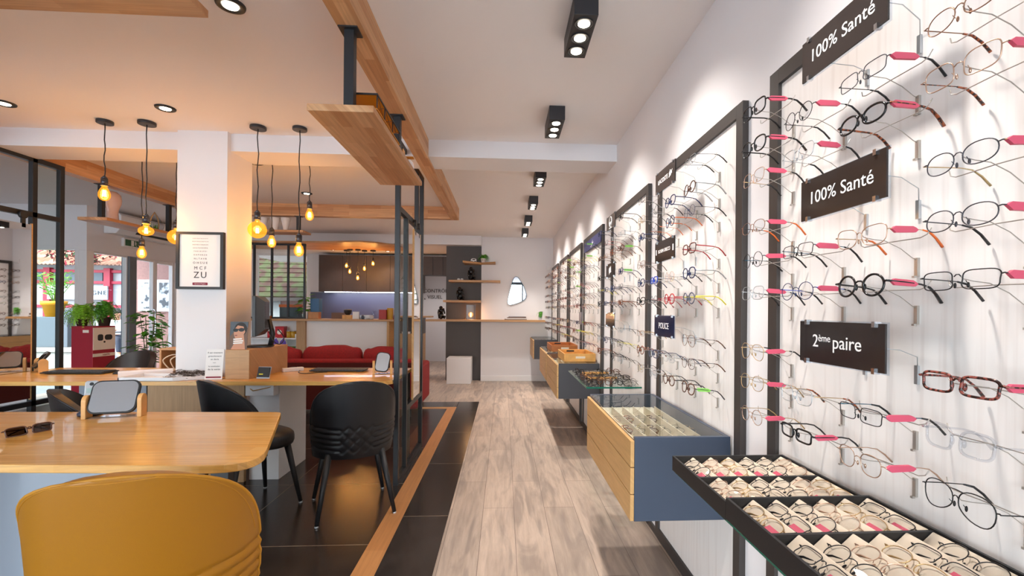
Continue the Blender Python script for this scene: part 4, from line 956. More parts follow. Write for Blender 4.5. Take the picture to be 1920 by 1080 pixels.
btray('black eyewear tray farther from the viewer, two rows of spectacles', 1.022, 1.352, 1.185, .819, .862)
btray('black eyewear tray nearer the viewer, overlapping the picture edge', .66, 1.02, .855, .823, .872)
tf = [('round', 0, 'thin_black'), ('panto', 0, 'gunmetal'), ('rectangular', 0, 'thin_black'), ('panto', 1, 'tortoise'), ('oval', 0, 'gold'), ('square', 1, 'acetate_brown'), ('round', 0, 'rose_gold'), ('aviator', 0, 'thin_black')]
rr_ = [(1.268, .847, 'fourth (farthest) tray row'), (1.103, .847, 'third tray row'), (.938, .855, 'second tray row'), (.757, .855, 'nearest tray row')]
CE = ['first from aisle', 'second from aisle', 'third from aisle', 'third from wall', 'second from wall', 'against the wall']
def lie(x, y, z, tilt=38, dy=0):
    # front facing up and tipped towards the aisle
    return Matrix.Translation((x, y, z)) @ Matrix(((0, .0, 1, 0), (1, 0, 0, 0), (0, 1, 0, 0), (0, 0, 0, 1)))
k2 = 0
for y, z, rn in rr_:
    for k in range(6):
        sh, th, fm = tf[(k2*5+k) % len(tf)]; k2 += 1
        x = .515+.012+.055*k+.026
        # local x -> world -Y ; local -y (front) -> up and towards the aisle ; local z -> towards the aisle/up
        tl = R(28+rng.uniform(-5, 5)); fy = Vector((math.sin(tl)*.9, 0, -math.cos(tl))).normalized(); fx = Vector((0, -1, 0)); fz = fx.cross(fy)
        Mx = Matrix(((fx.x, fy.x, fz.x, x), (fx.y, fy.y, fz.y, y+rng.uniform(-.004, .004)), (fx.z, fy.z, fz.z, z+.008), (0, 0, 0, 1)))
        glasses(sh, th, fm, fm, f'folded {MN[fm]} {sh} eyeglasses, {CE[k]}, {rn}', Mx, 'folded eyeglasses in the black trays', 'pink_tag' if rng.random() < .65 else None, folded=True)
# spectacles under the cabinet glass
for r_ in range(3):
    for k in range(6):
        sh, th, fm = tf[(r_*3+k*5) % len(tf)]; x = .521+.03+.058*k
        tl = R(12); fy = Vector((math.sin(tl), 0, -math.cos(tl))); fx = Vector((0, -1, 0)); fz = fx.cross(fy)
        Mx = Matrix(((fx.x, fy.x, fz.x, x), (fx.y, fy.y, fz.y, 1.83+.19*r_), (fx.z, fy.z, fz.z, .771), (0, 0, 0, 1)))
        glasses(sh, th, fm, fm, f'folded {MN[fm]} {sh} eyeglasses, {CE[k]}, {("front", "middle", "back")[r_]} row under cabinet glass', Mx, 'eyeglasses under the cabinet glass', None, folded=True)
# dark frames standing on the glass shelf
for r_ in range(3):
    for k in range(4):
        sh, th, fm = [('rectangular', 1, 'acetate_black'), ('panto', 1, 'acetate_brown'), ('square', 1, 'acetate_black'), ('round', 0, 'thin_black')][(k+r_) % 4]
        Mx = Matrix.Translation((.57+.085*k, 2.93+.19*r_+(.08 if r_ == 2 else 0), .8432)) @ RZ(R(-60+rng.uniform(-12, 12)))
        glasses(sh, th, fm, fm, f'dark {MN[fm]} {sh} frames, {("first", "second", "third", "fourth")[k]} from aisle, {("front", "middle", "back")[r_]} row on glass shelf', Mx, 'dark frames on the glass shelf', None, folded=True)
# sunglasses and spectacles on the near desk
glasses('rectangular', 1, 'acetate_brown', 'acetate_brown', 'brown sunglasses with dark lenses folded on the near desk', Matrix.Translation((-1.93, 1.965, .78+.0185)) @ RZ(R(66)) @ RX(R(-14)) @ Matrix.Scale(1.12, 4), None, None, True, 'dark_lens', name='sunglasses')
glasses('panto', 1, 'tortoise', 'tortoise', 'spectacles at the left picture edge on the near desk', Matrix.Translation((-2.30, 2.07, .78+.022)) @ RZ(R(40)), None, None, True)
# ================================================================ things on the column and shelves
ch = thing('eye_chart', 'framed eye test chart with shrinking letters hung on the white column', 'framed chart', (-2.29, 3.553, 1.442))
x0, x1, z0, z1 = -2.462, -2.118, 1.442, 1.872
part('frame', MB().box(x0, x0+.022, 3.545, 3.574, z0, z1).box(x1-.022, x1, 3.545, 3.574, z0, z1).box(x0+.022, x1-.022, 3.545, 3.574, z1-.018, z1).box(x0+.022, x1-.022, 3.545, 3.574, z0, z0+.018), 'black_matte', ch, world=True)
part('chart_sheet', MB().box(x0+.022, x1-.022, 3.556, 3.562, z0+.018, z1-.018), 'paper', ch, world=True)
rows = [('ZU', .066, 1.547), ('MCF', .034, 1.600), ('OHSUE', .023, 1.640), ('NLTAVR', .017, 1.671), ('OXPHBZD', .0145, 1.700), ('YOELKSFDI', .0125, 1.727), ('EXATZHDWN', .0115, 1.752), ('NOVDLTBUAZR', .0105, 1.777), ('MZFTPOCXDVLES', .0095, 1.801), ('EOPLMASTNZRUDIF', .008, 1.823)]
for s, sz, z in rows: text(s, sz, frameM((0, .0022, z-1.442), (1, 0, 0), (0, 0, 1)), 'ink', ch, extrude=.0002, spacing=1.25 if len(s) < 3 else 1.7)
part('footer_band', MB().prism([(x, z+1.482) for x, z in rrect(.11, .020, .005)], 3.5545, 3.5555, 'y').xf(T(-2.29, 0, 0)), 'maroon_print', ch, world=True)
text('Opticiens & Visagistes', .009, frameM((0, .0012, .040), (1, 0, 0), (0, 0, 1)), 'paper', ch, extrude=.0002)

# model biplane and white ball on the near hanging shelf
bp = thing('model_biplane', 'amber and black model biplane standing on the hanging shelf', 'model plane', (-.64, 2.455, 2.161))
for z in (.022, .085):
    part('wing', MB().prism([(-.05, -.42), (.075, -.42), (.075, .02), (-.05, .02)], z, z+.004), 'amber_model', bp)
mb = MB()
for yy in (-.41, -.28, -.13, .01):
    for xx in (-.046, .071): mb.box(xx-.002, xx+.002, yy-.002, yy+.002, .024, .09)
for a_, b_ in ((-.41, -.28), (-.28, -.13), (-.13, .01)): mb.tube([(.071, a_, .024), (.071, b_, .088)], .0012, 4).tube([(.071, b_, .024), (.071, a_, .088)], .0012, 4)
mb.box(.073, .077, -.42, .02, .083, .091).box(-.053, -.049, -.42, .02, .083, .091).box(-.053, .077, -.424, -.42, .083, .091)
part('struts', mb, 'black_matte', bp)
part('fuselage', MB().tube([(-.02, -.30, .05), (-.01, -.1, .055), (0, .1, .05), (.02, .26, .045), (.03, .33, .05)], [.022, .032, .026, .014, .006], 12), 'amber_model', bp)
part('tail_fin', MB().box(-.04, .09, .29, .33, .05, .054).box(.028, .032, .29, .34, .05, .10), 'amber_model', bp)
for xx in (-.03, .045): part('wheel', MB().tube([(xx, .05+.026*math.cos(q*PI/8), .030+.026*math.sin(q*PI/8)) for q in range(16)], .004, 6, True), 'black_matte', bp)
mb = MB().ball((-.612, 2.945, 2.161+.055), .055, 20, 14); random.seed(2)
mb.v = [((x+.585)*(1+random.uniform(-.05, .05))-.612, (y-2.945)*(1+random.uniform(-.05, .05))+2.945, max(z, 2.1605)) for x, y, z in mb.v]
single('woven_ball', mb, 'white_matte', 'white fluffy ball at the far end of the near hanging shelf', 'ornament')
# vases on the left hanging shelf
single('gourd_vase', MB().lathe((-3.93, 4.78, 2.161), [(.05, 0), (.055, .02), (.05, .08), (.052, .12), (.075, .18), (.08, .22), (.07, .27), (.04, .295), (.02, .30), (.001, .30)], 24, .75, 1.15), 'porcelain', 'glossy pinkish ceramic vase on the left hanging shelf', 'vase')
gv = thing('glass_terrarium', 'tear shaped glass vase holding green moss on the left hanging shelf', 'vase', (-3.93, 5.33, 2.161))
part('glass_body', MB().lathe((0, 0, 0), [(.03, 0), (.075, .02), (.085, .06), (.06, .12), (.03, .17), (.015, .19), (.012, .2)], 20), 'clear_plastic', gv)
mb = MB(); random.seed(4)
for k in range(40): a = random.uniform(0, 6.28); q = random.uniform(0, .045); mb.tube([(q*math.cos(a), q*math.sin(a), .006), (q*1.2*math.cos(a+.3), q*1.2*math.sin(a+.3), random.uniform(.03, .09))], [.004, .001], 4)
part('moss', mb, 'leaf', gv)
part('rope', MB().tube([(.0, -.06, .1), (0, -.045, .15), (0, 0, .21), (0, .045, .15), (0, .065, .08), (0, .05, .02)], .006, 6), 'oak_plain', gv)

# ================================================================ air conditioner, exit sign
ac = thing('air_conditioner', 'white wall air conditioner high above the street door', 'air conditioner', (-5.39, 7.1, 2.30))
part('body', MB().prism([(-5.5, 2.32), (-5.34, 2.32), (-5.28, 2.40), (-5.27, 2.57), (-5.32, 2.61), (-5.5, 2.61)], 6.55, 7.65, 'y'), 'white_gloss', ac, bev=.01, world=True)
part('louvre', MB().box(-5.325, -5.292, 6.85, 7.58, 2.352, 2.385), 'black_matte', ac, world=True).rotation_euler = (0, 0, 0)
ex = thing('exit_sign', 'small green and white exit sign above the street door', 'exit sign', (-5.47, 7.0, 2.18))
part('housing', MB().box(-5.4995, -5.46, 6.84, 7.16, 2.18, 2.30), 'white_matte', ex, bev=.004, world=True)
part('green_panel', MB().box(-5.4598, -5.457, 6.86, 7.14, 2.195, 2.285), 'exit_green', ex, world=True)
part('pictogram', MB().box(-5.4568, -5.4555, 6.96, 7.01, 2.20, 2.28).box(-5.4568, -5.4555, 7.03, 7.045, 2.225, 2.262, ).cyl((-5.4562, 7.04, 2.272), .007, -.0007, .0007, 10, axis='x').prism([(7.03, 2.228), (7.04, 2.228), (7.06, 2.203), (7.052, 2.203)], -5.4568, -5.4555, 'x').prism([(7.045, 2.256), (7.065, 2.24), (7.062, 2.236), (7.045, 2.248)], -5.4568, -5.4555, 'x'), 'paper', ex, world=True)
# ================================================================ red display box with ferns, ficus
rb = thing('display_box', 'tall red display box with a sunglasses picture, behind the long desk', 'display box', (-4.57, 5.33, 0), R(83))
part('body', MB().box(-.125, .125, -.125, .125, 0, 1.09), 'display_red', rb, bev=.002)
part('picture_panel', MB().box(-.123, .123, -.1285, -.1252, .83, 1.075), 'card', rb)
pp = part('picture_panel', MB().box(-.123, .123, -.1285, -.1252, .755, .79), 'card', rb)
part('sunglasses_print', MB().prism([(x-.045, z+.965) for x, z in rrect(.06, .07, .02)], -.1295, -.1287, 'y').prism([(x+.045, z+.965) for x, z in rrect(.085, .06, .025)], -.1295, -.1287, 'y').prism([(x+.0, z+.915) for x, z in rrect(.02, .02, .005)], -.1295, -.1287, 'y'), 'black_matte', rb)
part('label_sticker', MB().box(-.1275, -.1252, -.08, -.01, 1.02, 1.05), 'card', rb)
text('VISION', .026, frameM((.02, -.1292, .772), (1, 0, 0), (0, 0, 1)), 'maroon_print', rb)
def fern(label, x, y, z, r, h, seed, m='leaf_light', potm='terracotta_dark', pr=.07, ph=.10, n=46):
    t = thing('potted_fern', label, 'plant', (x, y, z)); rnd = random.Random(seed)
    part('pot', MB().lathe((0, 0, 0), [(.001, 0), (pr*.75, 0), (pr, ph), (pr*1.05, ph), (pr*1.05, ph+.01), (pr*.9, ph+.01), (pr*.85, ph-.02), (.001, ph-.02)], 20), potm, t)
    mb = MB()
    for k in range(n):
        a = rnd.uniform(0, 2*PI); L = r*rnd.uniform(.35, 1.1); H = h*rnd.uniform(.35, 1.15); pts = []
        for q in range(9):
            s = q/8; pts.append(Vector((L*s*math.cos(a), L*s*math.sin(a), ph+H*(math.sin(s*PI*.62))*1.0-(.14*h/.2)*s**3)))
        mb.tube(pts, .0012, 3)
        side = Vector((-math.sin(a), math.cos(a), 0))
        for q in range(1, 9):
            wv = .024*math.sin(PI*(q/8.8)**.8)+.004
            for j in (-1, 1):
                for h_ in (0, .5):
                    p = pts[q]*(1-h_)+pts[q-1]*h_; d = (pts[q]-pts[q-1]).normalized(); tip = p+side*j*wv+d*.010-Vector((0, 0, .005))
                    mb.add([p-d*.004, p+d*.004, tip+d*.0015, tip-d*.0015], [(0, 1, 2, 3)])
    part('foliage', mb, m, t); return t
fern('bright green fern spilling over the left corner of the red box', -4.66, 5.29, 1.0905, .19, .20, 1, 'leaf_light', n=110, pr=.055, ph=.07)
fern('darker green fern in a brown pot on the right of the red box', -4.50, 5.38, 1.0905, .15, .21, 2, 'leaf', n=100, pr=.06, ph=.09)
def leafplant(label, x, y, z, h, seed, m, potm, n=60, lr=.055, spread=.14, name='potted_plant', z0=.45, pr=.13, ph=.28):
    t = thing(name, label, 'plant', (x, y, z)); rnd = random.Random(seed)
    part('pot', MB().lathe((0, 0, 0), [(.001, 0), (pr*.8, 0), (pr, ph), (pr*.9, ph), (pr*.85, ph-.04), (.001, ph-.04)], 24), potm, t)
    st = MB(); lf = MB()
    for b in range(5):
        a = b*1.26; tip = Vector((spread*.5*math.cos(a), spread*.5*math.sin(a), h*(.75+.25*rnd.random())))
        st.tube([(0, 0, ph-.05), (tip.x*.3, tip.y*.3, (ph+tip.z)*.5), tuple(tip)], [.007, .005, .003], 6)
    for k in range(n):
        zc = z0+(h-z0)*rnd.random(); a = rnd.uniform(0, 6.28); q = spread*rnd.uniform(.1, 1); c = Vector((q*math.cos(a), q*math.sin(a), zc))
        d = Vector((math.cos(a), math.sin(a), rnd.uniform(-.5, .4))).normalized(); s = d.cross(Vector((0, 0, 1))).normalized(); u = s.cross(d); L = lr*rnd.uniform(.8, 1.6)
        pts = [c, c+d*L*.3+s*L*.28+u*.004, c+d*L*.7+s*L*.22, c+d*L-u*.012, c+d*L*.7-s*L*.22, c+d*L*.3-s*L*.28+u*.004]
        lf.add(pts+[c+d*L*.5-u*.006], [(0, 1, 6), (1, 2, 6), (2, 3, 6), (3, 4, 6), (4, 5, 6), (5, 0, 6)])
    part('stems', st, 'stem', t); part('leaves', lf, m, t); return t
leafplant('leafy green rubber plant standing by the street door', -4.38, 5.85, 0, 1.25, 5, 'leaf', 'outer_grey', n=150, spread=.16, lr=.085, z0=.62)
# ================================================================ sofa
so = thing('red_sofa', 'long red velvet sofa seen from behind, beyond the long desk', 'sofa', (-2.2, 5.9, 0))
part('back_frame', MB().box(-3.35, -1.05, 5.52, 5.64, .1, .70), 'red_velvet', so, bev=.025, world=True)
part('back_cover', MB().box(-3.32, -1.08, 5.508, 5.52, .12, .66), 'dark_red_cloth', so, world=True)
part('seat_base', MB().box(-3.33, -1.07, 5.64, 6.42, .1, .40), 'red_velvet', so, bev=.03, world=True)
for x in (-3.37, -1.17): part('arm', MB().box(x, x+.14, 5.5, 6.42, .1, .60), 'red_velvet', so, bev=.035, world=True)
for k, (xa, xb, hh) in enumerate(((-3.22, -2.48, .0), (-2.47, -1.75, .015), (-1.74, -1.2, .0))):
    mb = MB(); n = 16; vs = []
    for q in range(n+1):
        for p_ in range(9):
            u_, v_ = q/n*2-1, p_/8*2-1
            pass
    mb.ball(((xa+xb)/2, 5.74, .65), 1, 28, 14); mb.v = [(((x-(xa+xb)/2)), (y-5.74), (z-.65)) for x, y, z in mb.v]
    sq = lambda q, e: abs(q)**e*(1 if q > 0 else -1)
    mb.v = [((xa+xb)/2+sq(x, .45)*(xb-xa)/2, 5.75+sq(y, .7)*.095, .655+hh+sq(z, .5)*.175+.012*math.sin(x*9+k)*z) for x, y, z in mb.v]
    part('back_cushion', mb, 'red_velvet', so, world=True)
for xa in (-3.2, -2.15): part('seat_cushion', MB().box(xa, xa+1.04, 5.86, 6.44, .401, .50), 'red_velvet', so, bev=.04, world=True)
for x in (-3.3, -1.13):
    for y in (5.56, 6.36): part('leg', MB().cyl((x, y, 0), .02, 0, .1, 12), 'black_matte', so, world=True)
# ================================================================ bar counter and glazed partition on it
bc = thing('bar_counter', 'long bar counter with oak top and white front at the back', 'counter', (-3.4, 8.3, 0))
part('worktop', MB().box(-5.0, -1.92, 8.03, 8.6, 1.09, 1.125), 'oak_plain_x', bc, bev=.003, world=True)
part('front_panel', MB().box(-3.47, -2.06, 8.2, 8.24, 0, 1.09), 'white_matte', bc, world=True)
part('end_panel', MB().box(-2.06, -2.02, 8.12, 8.55, 0, 1.09), 'oak_plain', bc, world=True)
part('upright', MB().box(-3.62, -3.47, 8.14, 8.5, 0, 1.09), 'oak_z', bc, world=True)
part('niche_back', MB().box(-5.0, -3.62, 8.46, 8.5, 0, 1.09), 'white_matte', bc, world=True)
part('niche_shelf', MB().box(-5.0, -3.62, 8.14, 8.46, .765, .785), 'white_matte', bc, world=True)
part('niche_shelf', MB().box(-5.0, -3.62, 8.14, 8.46, .46, .48), 'white_matte', bc, world=True)
gp = thing('glazed_screen', 'black steel framed glazed screen standing on the bar counter', 'screen', (-3.95, 8.2, 1.1255))
for x in (-4.37, -4.07, -3.79, -3.51): part('post', MB().box(x-.016, x+.016, 8.185, 8.215, 1.1255, 2.44), 'black_metal', gp, world=True)
for z in (1.1255, 2.41): part('rail', MB().box(-4.66, -3.494, 8.187, 8.213, z, z+.03), 'black_metal', gp, world=True)
part('post', MB().box(-4.69, -4.66, 8.185, 8.215, 1.1255, 2.44), 'black_metal', gp, world=True)
for a_, b_ in ((-4.66, -4.386), (-4.354, -4.086), (-4.054, -3.806), (-3.774, -3.526)): part('pane', MB().box(a_, b_, 8.197, 8.203, 1.1555, 2.41), 'pane', gp, world=True)
# wooden ceiling canopy with a curved edge
poly = [(-5.0, 8.06), (-3.7, 8.03), (-3.1, 7.98), (-2.75, 7.9), (-2.45, 7.86), (-2.2, 7.98), (-2.0, 8.2), (-1.9, 8.3), (-1.9, 9.0), (-5.0, 9.0)]
single('ceiling_canopy', MB().prism([p for p in poly], 2.443, 2.468), 'oak_xb', 'curved oak canopy board over the bar counter', 'canopy', bev=.002)
for x, y, lb in ((-3.4, 9.2, 'small dark kitchen downlight left of the kitchen pendants'), (-2.35, 9.3, 'small dark kitchen downlight right of the kitchen pendants'), (-1.75, 9.0, 'small dark downlight at the corridor entrance'), (-1.6, 10.7, 'small dark downlight added deep in the corridor to brighten its wall')):  # the last one is added to brighten the lettering wall
    t = thing('recessed_downlight', lb, 'downlight', (x, y, 2.468), group=None)
    part('ring', MB().lathe((0, 0, 0), [(.03, .011), (.04, 0), (.055, .0119)], 20), 'black_matte', t); part('lamp', MB().cyl((0, 0, 0), .03, .003, .008, 16), 'kitchen_lamp', t)
    light('kitchen_beam', 'SPOT', (x, y, 2.46), 22, WARM, .03, None, spot_size=R(110), spot_blend=.7)
# kitchen units
kc = thing('wall_cupboards', 'row of dark brown wall cupboards above the lit splashback', 'cupboard', (-2.8, 9.8, 1.66))
for xa, xb in zip((-3.83, -3.345, -2.86, -2.375, -1.9), (-3.345, -2.86, -2.375, -1.9, -1.72)): part('door', MB().box(xa+.003, xb-.003, 9.6, 9.62, 1.66, 2.42), 'cabinet_brown', kc, world=True)
part('carcass', MB().box(-3.83, -1.72, 9.62, 9.998, 1.66, 2.42), 'cabinet_brown', kc, world=True)
part('led_strip', MB().box(-3.72, -1.75, 9.64, 9.67, 1.648, 1.659), 'led_strip', kc, world=True)
light('cupboard_led', 'AREA', (-2.75, 9.8, 1.64), 5, (.85, .88, 1), 1.9, (R(12), 0, 0)); bpy.data.objects['cupboard_led'].data.shape = 'RECTANGLE'; bpy.data.objects['cupboard_led'].data.size_y = .05
k2_ = thing('high_cupboard', 'short dark brown cupboard high above the corridor opening', 'cupboard', (-1.45, 9.7, 2.02))
for xa in (-1.70, -1.49, -1.28): part('door', MB().box(xa+.002, xa+.2, 9.6, 9.62, 2.03, 2.42), 'cabinet_brown', k2_, world=True)
part('carcass', MB().box(-1.71, -1.075, 9.621, 9.95, 2.03, 2.42), 'cabinet_brown', k2_, world=True)
kb = thing('base_units', 'kitchen base units with worktop behind the bar counter', 'cabinet', (-3, 9.7, 0))
part('worktop', MB().box(-4.2, -2.1, 9.35, 9.985, .88, .92), 'oak_plain_x', kb, world=True)
for xa in (-4.2, -3.675, -3.15, -2.625): part('door', MB().box(xa+.003, xa+.522, 9.37, 9.39, .1, .88), 'cabinet_brown', kb, world=True)
part('carcass', MB().box(-4.2, -2.1, 9.39, 9.98, .0, .88), 'cabinet_brown', kb, world=True)
sd = thing('side_cabinet', 'brown wooden side cabinet at the right end of the bar', 'cabinet', (-1.85, 8.9, 0))
part('body', MB().box(-2.0, -1.55, 8.7, 9.1, 0, .84), 'oak_plain', sd, world=True)
part('top_box', MB().box(-2.0, -1.55, 8.85, 9.1, .84, 1.15), 'cabinet_brown', sd, world=True)
part('worktop', MB().box(-2.0, -1.4, 8.75, 9.12, 1.15, 1.18), 'oak_plain_x', sd, world=True)
single('white_phone', MB().prism(rrect(.16, .07, .02), .8405, .88).xf(T(-1.86, 8.78, 0)), 'white_gloss', 'white handset lying on the side cabinet', 'phone')
# things on the bar and in the niche
ZB = 1.1255
def item(name, mb, m, label, cat, bev=.002): return single(name, mb, m, label, cat, bev=bev)
item('storage_binder', MB().box(-3.47, -3.32, 8.35, 8.5, ZB, ZB+.36), 'cobalt', 'tall blue printed bottle box on the bar, left of the splashback', 'box')
item('white_sheet_holder', MB().box(-3.52, -3.47, 8.22, 8.4, ZB, ZB+.13), 'white_gloss', 'white document holder on the bar beside the screen', 'holder')
item('wooden_box', MB().box(-3.44, -3.26, 8.18, 8.3, ZB, ZB+.12), 'wood_box', 'small brown carton in front of the blue bottle box', 'box')
item('brown_box', MB().box(-3.12, -2.9, 8.4, 8.55, ZB, ZB+.11), 'book_brown', 'flat brown box on the bar behind the kitchen pendants', 'box')
item('wood_basket', MB().box(-2.86, -2.7, 8.2, 8.33, ZB, ZB+.07), 'wood_tray_light', 'yellow wooden basket on the bar', 'basket')
item('black_pot', MB().lathe((-2.78, 8.26, ZB+.071), [(.03, 0), (.06, .03), (.07, .09), (.05, .1), (.001, .1)], 16), 'black_matte', 'black pot standing in the yellow basket', 'pot')
item('white_card_holder', MB().box(-2.67, -2.56, 8.17, 8.2, ZB, ZB+.13), 'paper', 'white card leaning right of the yellow basket', 'card')
item('patterned_tin', MB().lathe((-2.42, 8.15, ZB), [(.001, 0), (.11, 0), (.12, .01), (.12, .07), (.001, .075)], 24), 'photo_grey', 'low patterned white and blue tin on the bar', 'tin')
item('glass_jar', MB().cyl((-2.35, 8.35, ZB), .04, 0, .15, 18), 'clear_plastic', 'clear jar behind the patterned tin', 'jar')
item('chopping_boards', MB().box(-2.2, -2.08, 8.12, 8.2, ZB, ZB+.17).xf(T(0, 0, 0)), 'grout_red', 'pinkish red booklet box on the bar', 'box')
item('round_amber_tin', MB().cyl((-2.03, 8.22, ZB), .055, 0, .20, 20), 'tin_gold', 'round amber tin on the bar', 'tin')
item('red_leaflets', MB().prism([(-.04, 0), (.02, 0), (.06, .19), (.0, .17)], 8.2, 8.26, 'y').xf(T(-1.985+.05, 0, ZB)), 'maroon', 'fanned dark red leaflets right of the amber tin', 'leaflets')
# keep these last three off the counter's right end
single('leaflet_stand', MB().box(-1.99+.0, -1.95, 8.32, 8.5, ZB, ZB+.2), 'card', 'tall white leaflet stand at the right end of the bar', 'leaflet stand')
pl = leafplant('spiky green plant at the right edge of the glazed screen', -3.60, 8.43, ZB, .42, 9, 'leaf', 'white_matte', n=30, spread=.09, lr=.13, z0=.12, pr=.05, ph=.08)
single('storage_crate', MB().box(-4.03, -3.70, 8.4, 8.56, ZB, ZB+.20), 'outer_grey', 'blue grey plastic crate behind the glazed screen', 'crate')
single('orange_lid_box', MB().box(-4.04, -3.69, 8.39, 8.57, ZB+.2005, ZB+.25), 'orange_plastic', 'orange box lying on top of the grey crate', 'box')
single('brown_case', MB().prism([(-4.35, 8.1), (-4.05, 8.1), (-4.05, 8.17), (-4.35, 8.17)], ZB, ZB+.05), 'wood_tray', 'reddish wooden case on the counter behind the monitor', 'case')
for x, m, lb in ((-4.12, 'tin_red', 'red drinks tin, leftmost in the counter niche'), (-3.79, 'tin_gold', 'golden drinks tin, left one of the pair in the niche'), (-3.71, 'tin_gold', 'golden drinks tin, right one of the pair in the niche')):
    t = thing('coffee_tin', lb, 'tin', (x, 8.25, .7855)); part('body', MB().cyl((0, 0, 0), .043, 0, .115, 20), m, t); part('lid', MB().cyl((0, 0, 0), .044, .1151, .125, 20), 'silver', t)
t = thing('square_tin', 'square red lidded tin in the counter niche', 'tin', (-3.94, 8.27, .7855)); part('body', MB().box(-.075, .075, -.06, .06, 0, .18), 'tin_red', t, bev=.004); part('lid', MB().box(-.078, .078, -.063, .063, .1805, .20), 'tin_red', t, bev=.003); part('round_label', MB().cyl((0, -.061, .1), .04, -.002, 0, 20, axis='y'), 'card', t)
single('small_jar', MB().cyl((-3.65, 8.2, .7855), .018, 0, .07, 14), 'white_gloss', 'tiny white jar at the right end of the niche shelf', 'jar')
t = thing('purple_drops_sign', 'purple twin drop shaped sign hung below the niche tins', 'sign', (-3.90, 8.12, .64))
for k, s in enumerate((-1, 1)):
    dr = [(s*.062+.055*math.cos(a), .06+.055*math.sin(a)) for a in [R(160+220*q/14) for q in range(15)]]+[(s*.062+.01, .15)]
    part('drop', MB().prism(dr, -.004, .004, 'y'), 'purple', t, bev=.001); part('drop_border', MB().prism([((x-s*.062)*1.15+s*.062, (z-.06)*1.15+.06) for x, z in dr], .0045, .008, 'y'), 'paper', t)
single('green_carton', MB().box(-4.0, -3.7, 8.18, 8.3, .4805, .63), 'green_box', 'green carton in the lower counter niche', 'box')
single('blue_carton', MB().box(-4.3, -4.08, 8.18, 8.3, .4805, .60), 'cobalt', 'blue carton in the lower counter niche', 'box')

# ================================================================ back wall: floating shelves and ornaments
def fshelf(label, pts, z, th=.035):
    return single('floating_shelf', MB().prism(pts, z, z+th), 'oak_plain_x', label, 'shelf', bev=.002)
fshelf('longest floating oak shelf, lowest on the back wall', [(-1.385, 8.1), (.74, 8.1), (.74, 8.359), (-.42, 8.359), (-.42, 8.449), (-1.385, 8.449)], 1.095)
fshelf('short floating oak shelf on the dark panel, second from bottom', [(-1.08, 8.1), (-.42, 8.1), (-.42, 8.449), (-1.08, 8.449)], 1.44)
fshelf('floating oak shelf, second from top on the back wall', [(-.985, 8.1), (-.07, 8.1), (-.07, 8.359), (-.42, 8.359), (-.42, 8.449), (-.985, 8.449)], 1.80)
fshelf('highest floating oak shelf, shaped like a low peak', [(-.73, 8.0), (-.42, 8.3), (-.16, 8.12), (-.16, 8.3595), (-.42, 8.3595), (-.42, 8.449), (-.73, 8.449)], 2.135)
def figurine(label, x, z, wh):
    t = thing('gorilla_figurine', label, 'figurine', (x, 8.25, z), R(20)); mb = MB()
    mb.ball((0, .01, .07), .055, 16, 10, .85, .8, 1.25).ball((-.005, -.015, .155), .045, 16, 10, .9, .85, 1.15).ball((-.012, -.03, .205), .034, 14, 10, 1, 1, 1.05).ball((-.02, -.058, .198), .018, 10, 8, 1, 1, .8)
    mb.tube([(.04, -.01, .17), (.055, -.03, .11), (.03, -.05, .2)], [.02, .016, .013], 8).tube([(-.04, -.01, .17), (-.06, -.035, .12), (-.045, -.05, .02)], [.02, .016, .014], 8)
    mb.tube([(.03, -.0, .04), (.055, -.05, .05), (.045, -.055, .012)], [.026, .02, .016], 8).tube([(-.02, -.0, .04), (-.03, -.06, .05), (-.03, -.065, .012)], [.026, .02, .016], 8)
    part('body', mb, 'acetate_black', t)
    if wh: part('glass_base', MB().ball((-.03, -.08, .011), .011, 8, 6).ball((-.06, -.07, .014), .014, 8, 6).ball((.01, -.085, .011), .011, 8, 6), 'crystal', t)
    return t
figurine('black gorilla figurine on the second highest floating shelf', -.60, 1.8355, 0)
figurine('black gorilla figurine on the short floating shelf', -.80, 1.4755, 1)
figurine('black gorilla figurine at the left end of the lowest floating shelf', -1.13, 1.1305, 1)
lt = thing('table_lantern', 'glass lantern with glowing bulb on the lowest floating shelf', 'lantern', (-.60, 8.27, 1.1305))
mb = MB()
for sx in (-.075, .075):
    for sy in (-.06, .06): mb.box(sx-.005, sx+.005, sy-.005, sy+.005, 0, .26)
mb.box(-.08, .08, -.065, .065, .26, .268).box(-.08, .08, -.065, .065, 0, .008)
part('frame', mb, 'gunmetal', lt); part('glass', MB().box(-.07, .07, -.056, .056, .0085, .259), 'clear_plastic', lt)
part('bulb', MB().ball((0, 0, .09), .045, 18, 12), 'bulb_glass', lt); part('filament', MB().tube([(0, 0, .05), (0, 0, .12)], .010, 8), 'filament', lt)
light('lantern_glow', 'POINT', (-.6, 8.2, 1.22), 2.0, (1, .6, .3), .03)
for x, lb in ((-.75, 'tiny glass ornament left of the lantern'), (-.71, 'second tiny glass ornament beside the lantern')): single('glass_ornament', MB().ball((x, 8.25, 1.1305+.02), .02, 10, 8), 'crystal', lb, 'ornament')
for x, lb in ((-.82, 'tiny white ornament, left one on the second highest shelf'), (-.76, 'tiny white ornament, right one on the second highest shelf')): single('white_ornament', MB().ball((x, 8.22, 1.8355+.018), .018, 10, 8, 1.5), 'white_gloss', lb, 'ornament')
for k in range(4):
    single('magazine', MB().prism([(x, y) for x, y in rrect(.40-.03*k, .2, .004)], 1.1305+.0152*k, 1.1305+.0152*k+.0148).xf(T(.21+.01*k, 8.23, 0)), ('book_brown', 'paper', 'book_brown', 'acetate_brown')[k],
           ('lowest', 'second', 'third', 'topmost')[k]+' magazine of the pile on the long floating shelf', 'magazine', 'magazines on the long floating shelf')
t = thing('toy_van', 'small white toy van on the highest floating shelf', 'toy van', (-.56, 8.30, 2.1705))
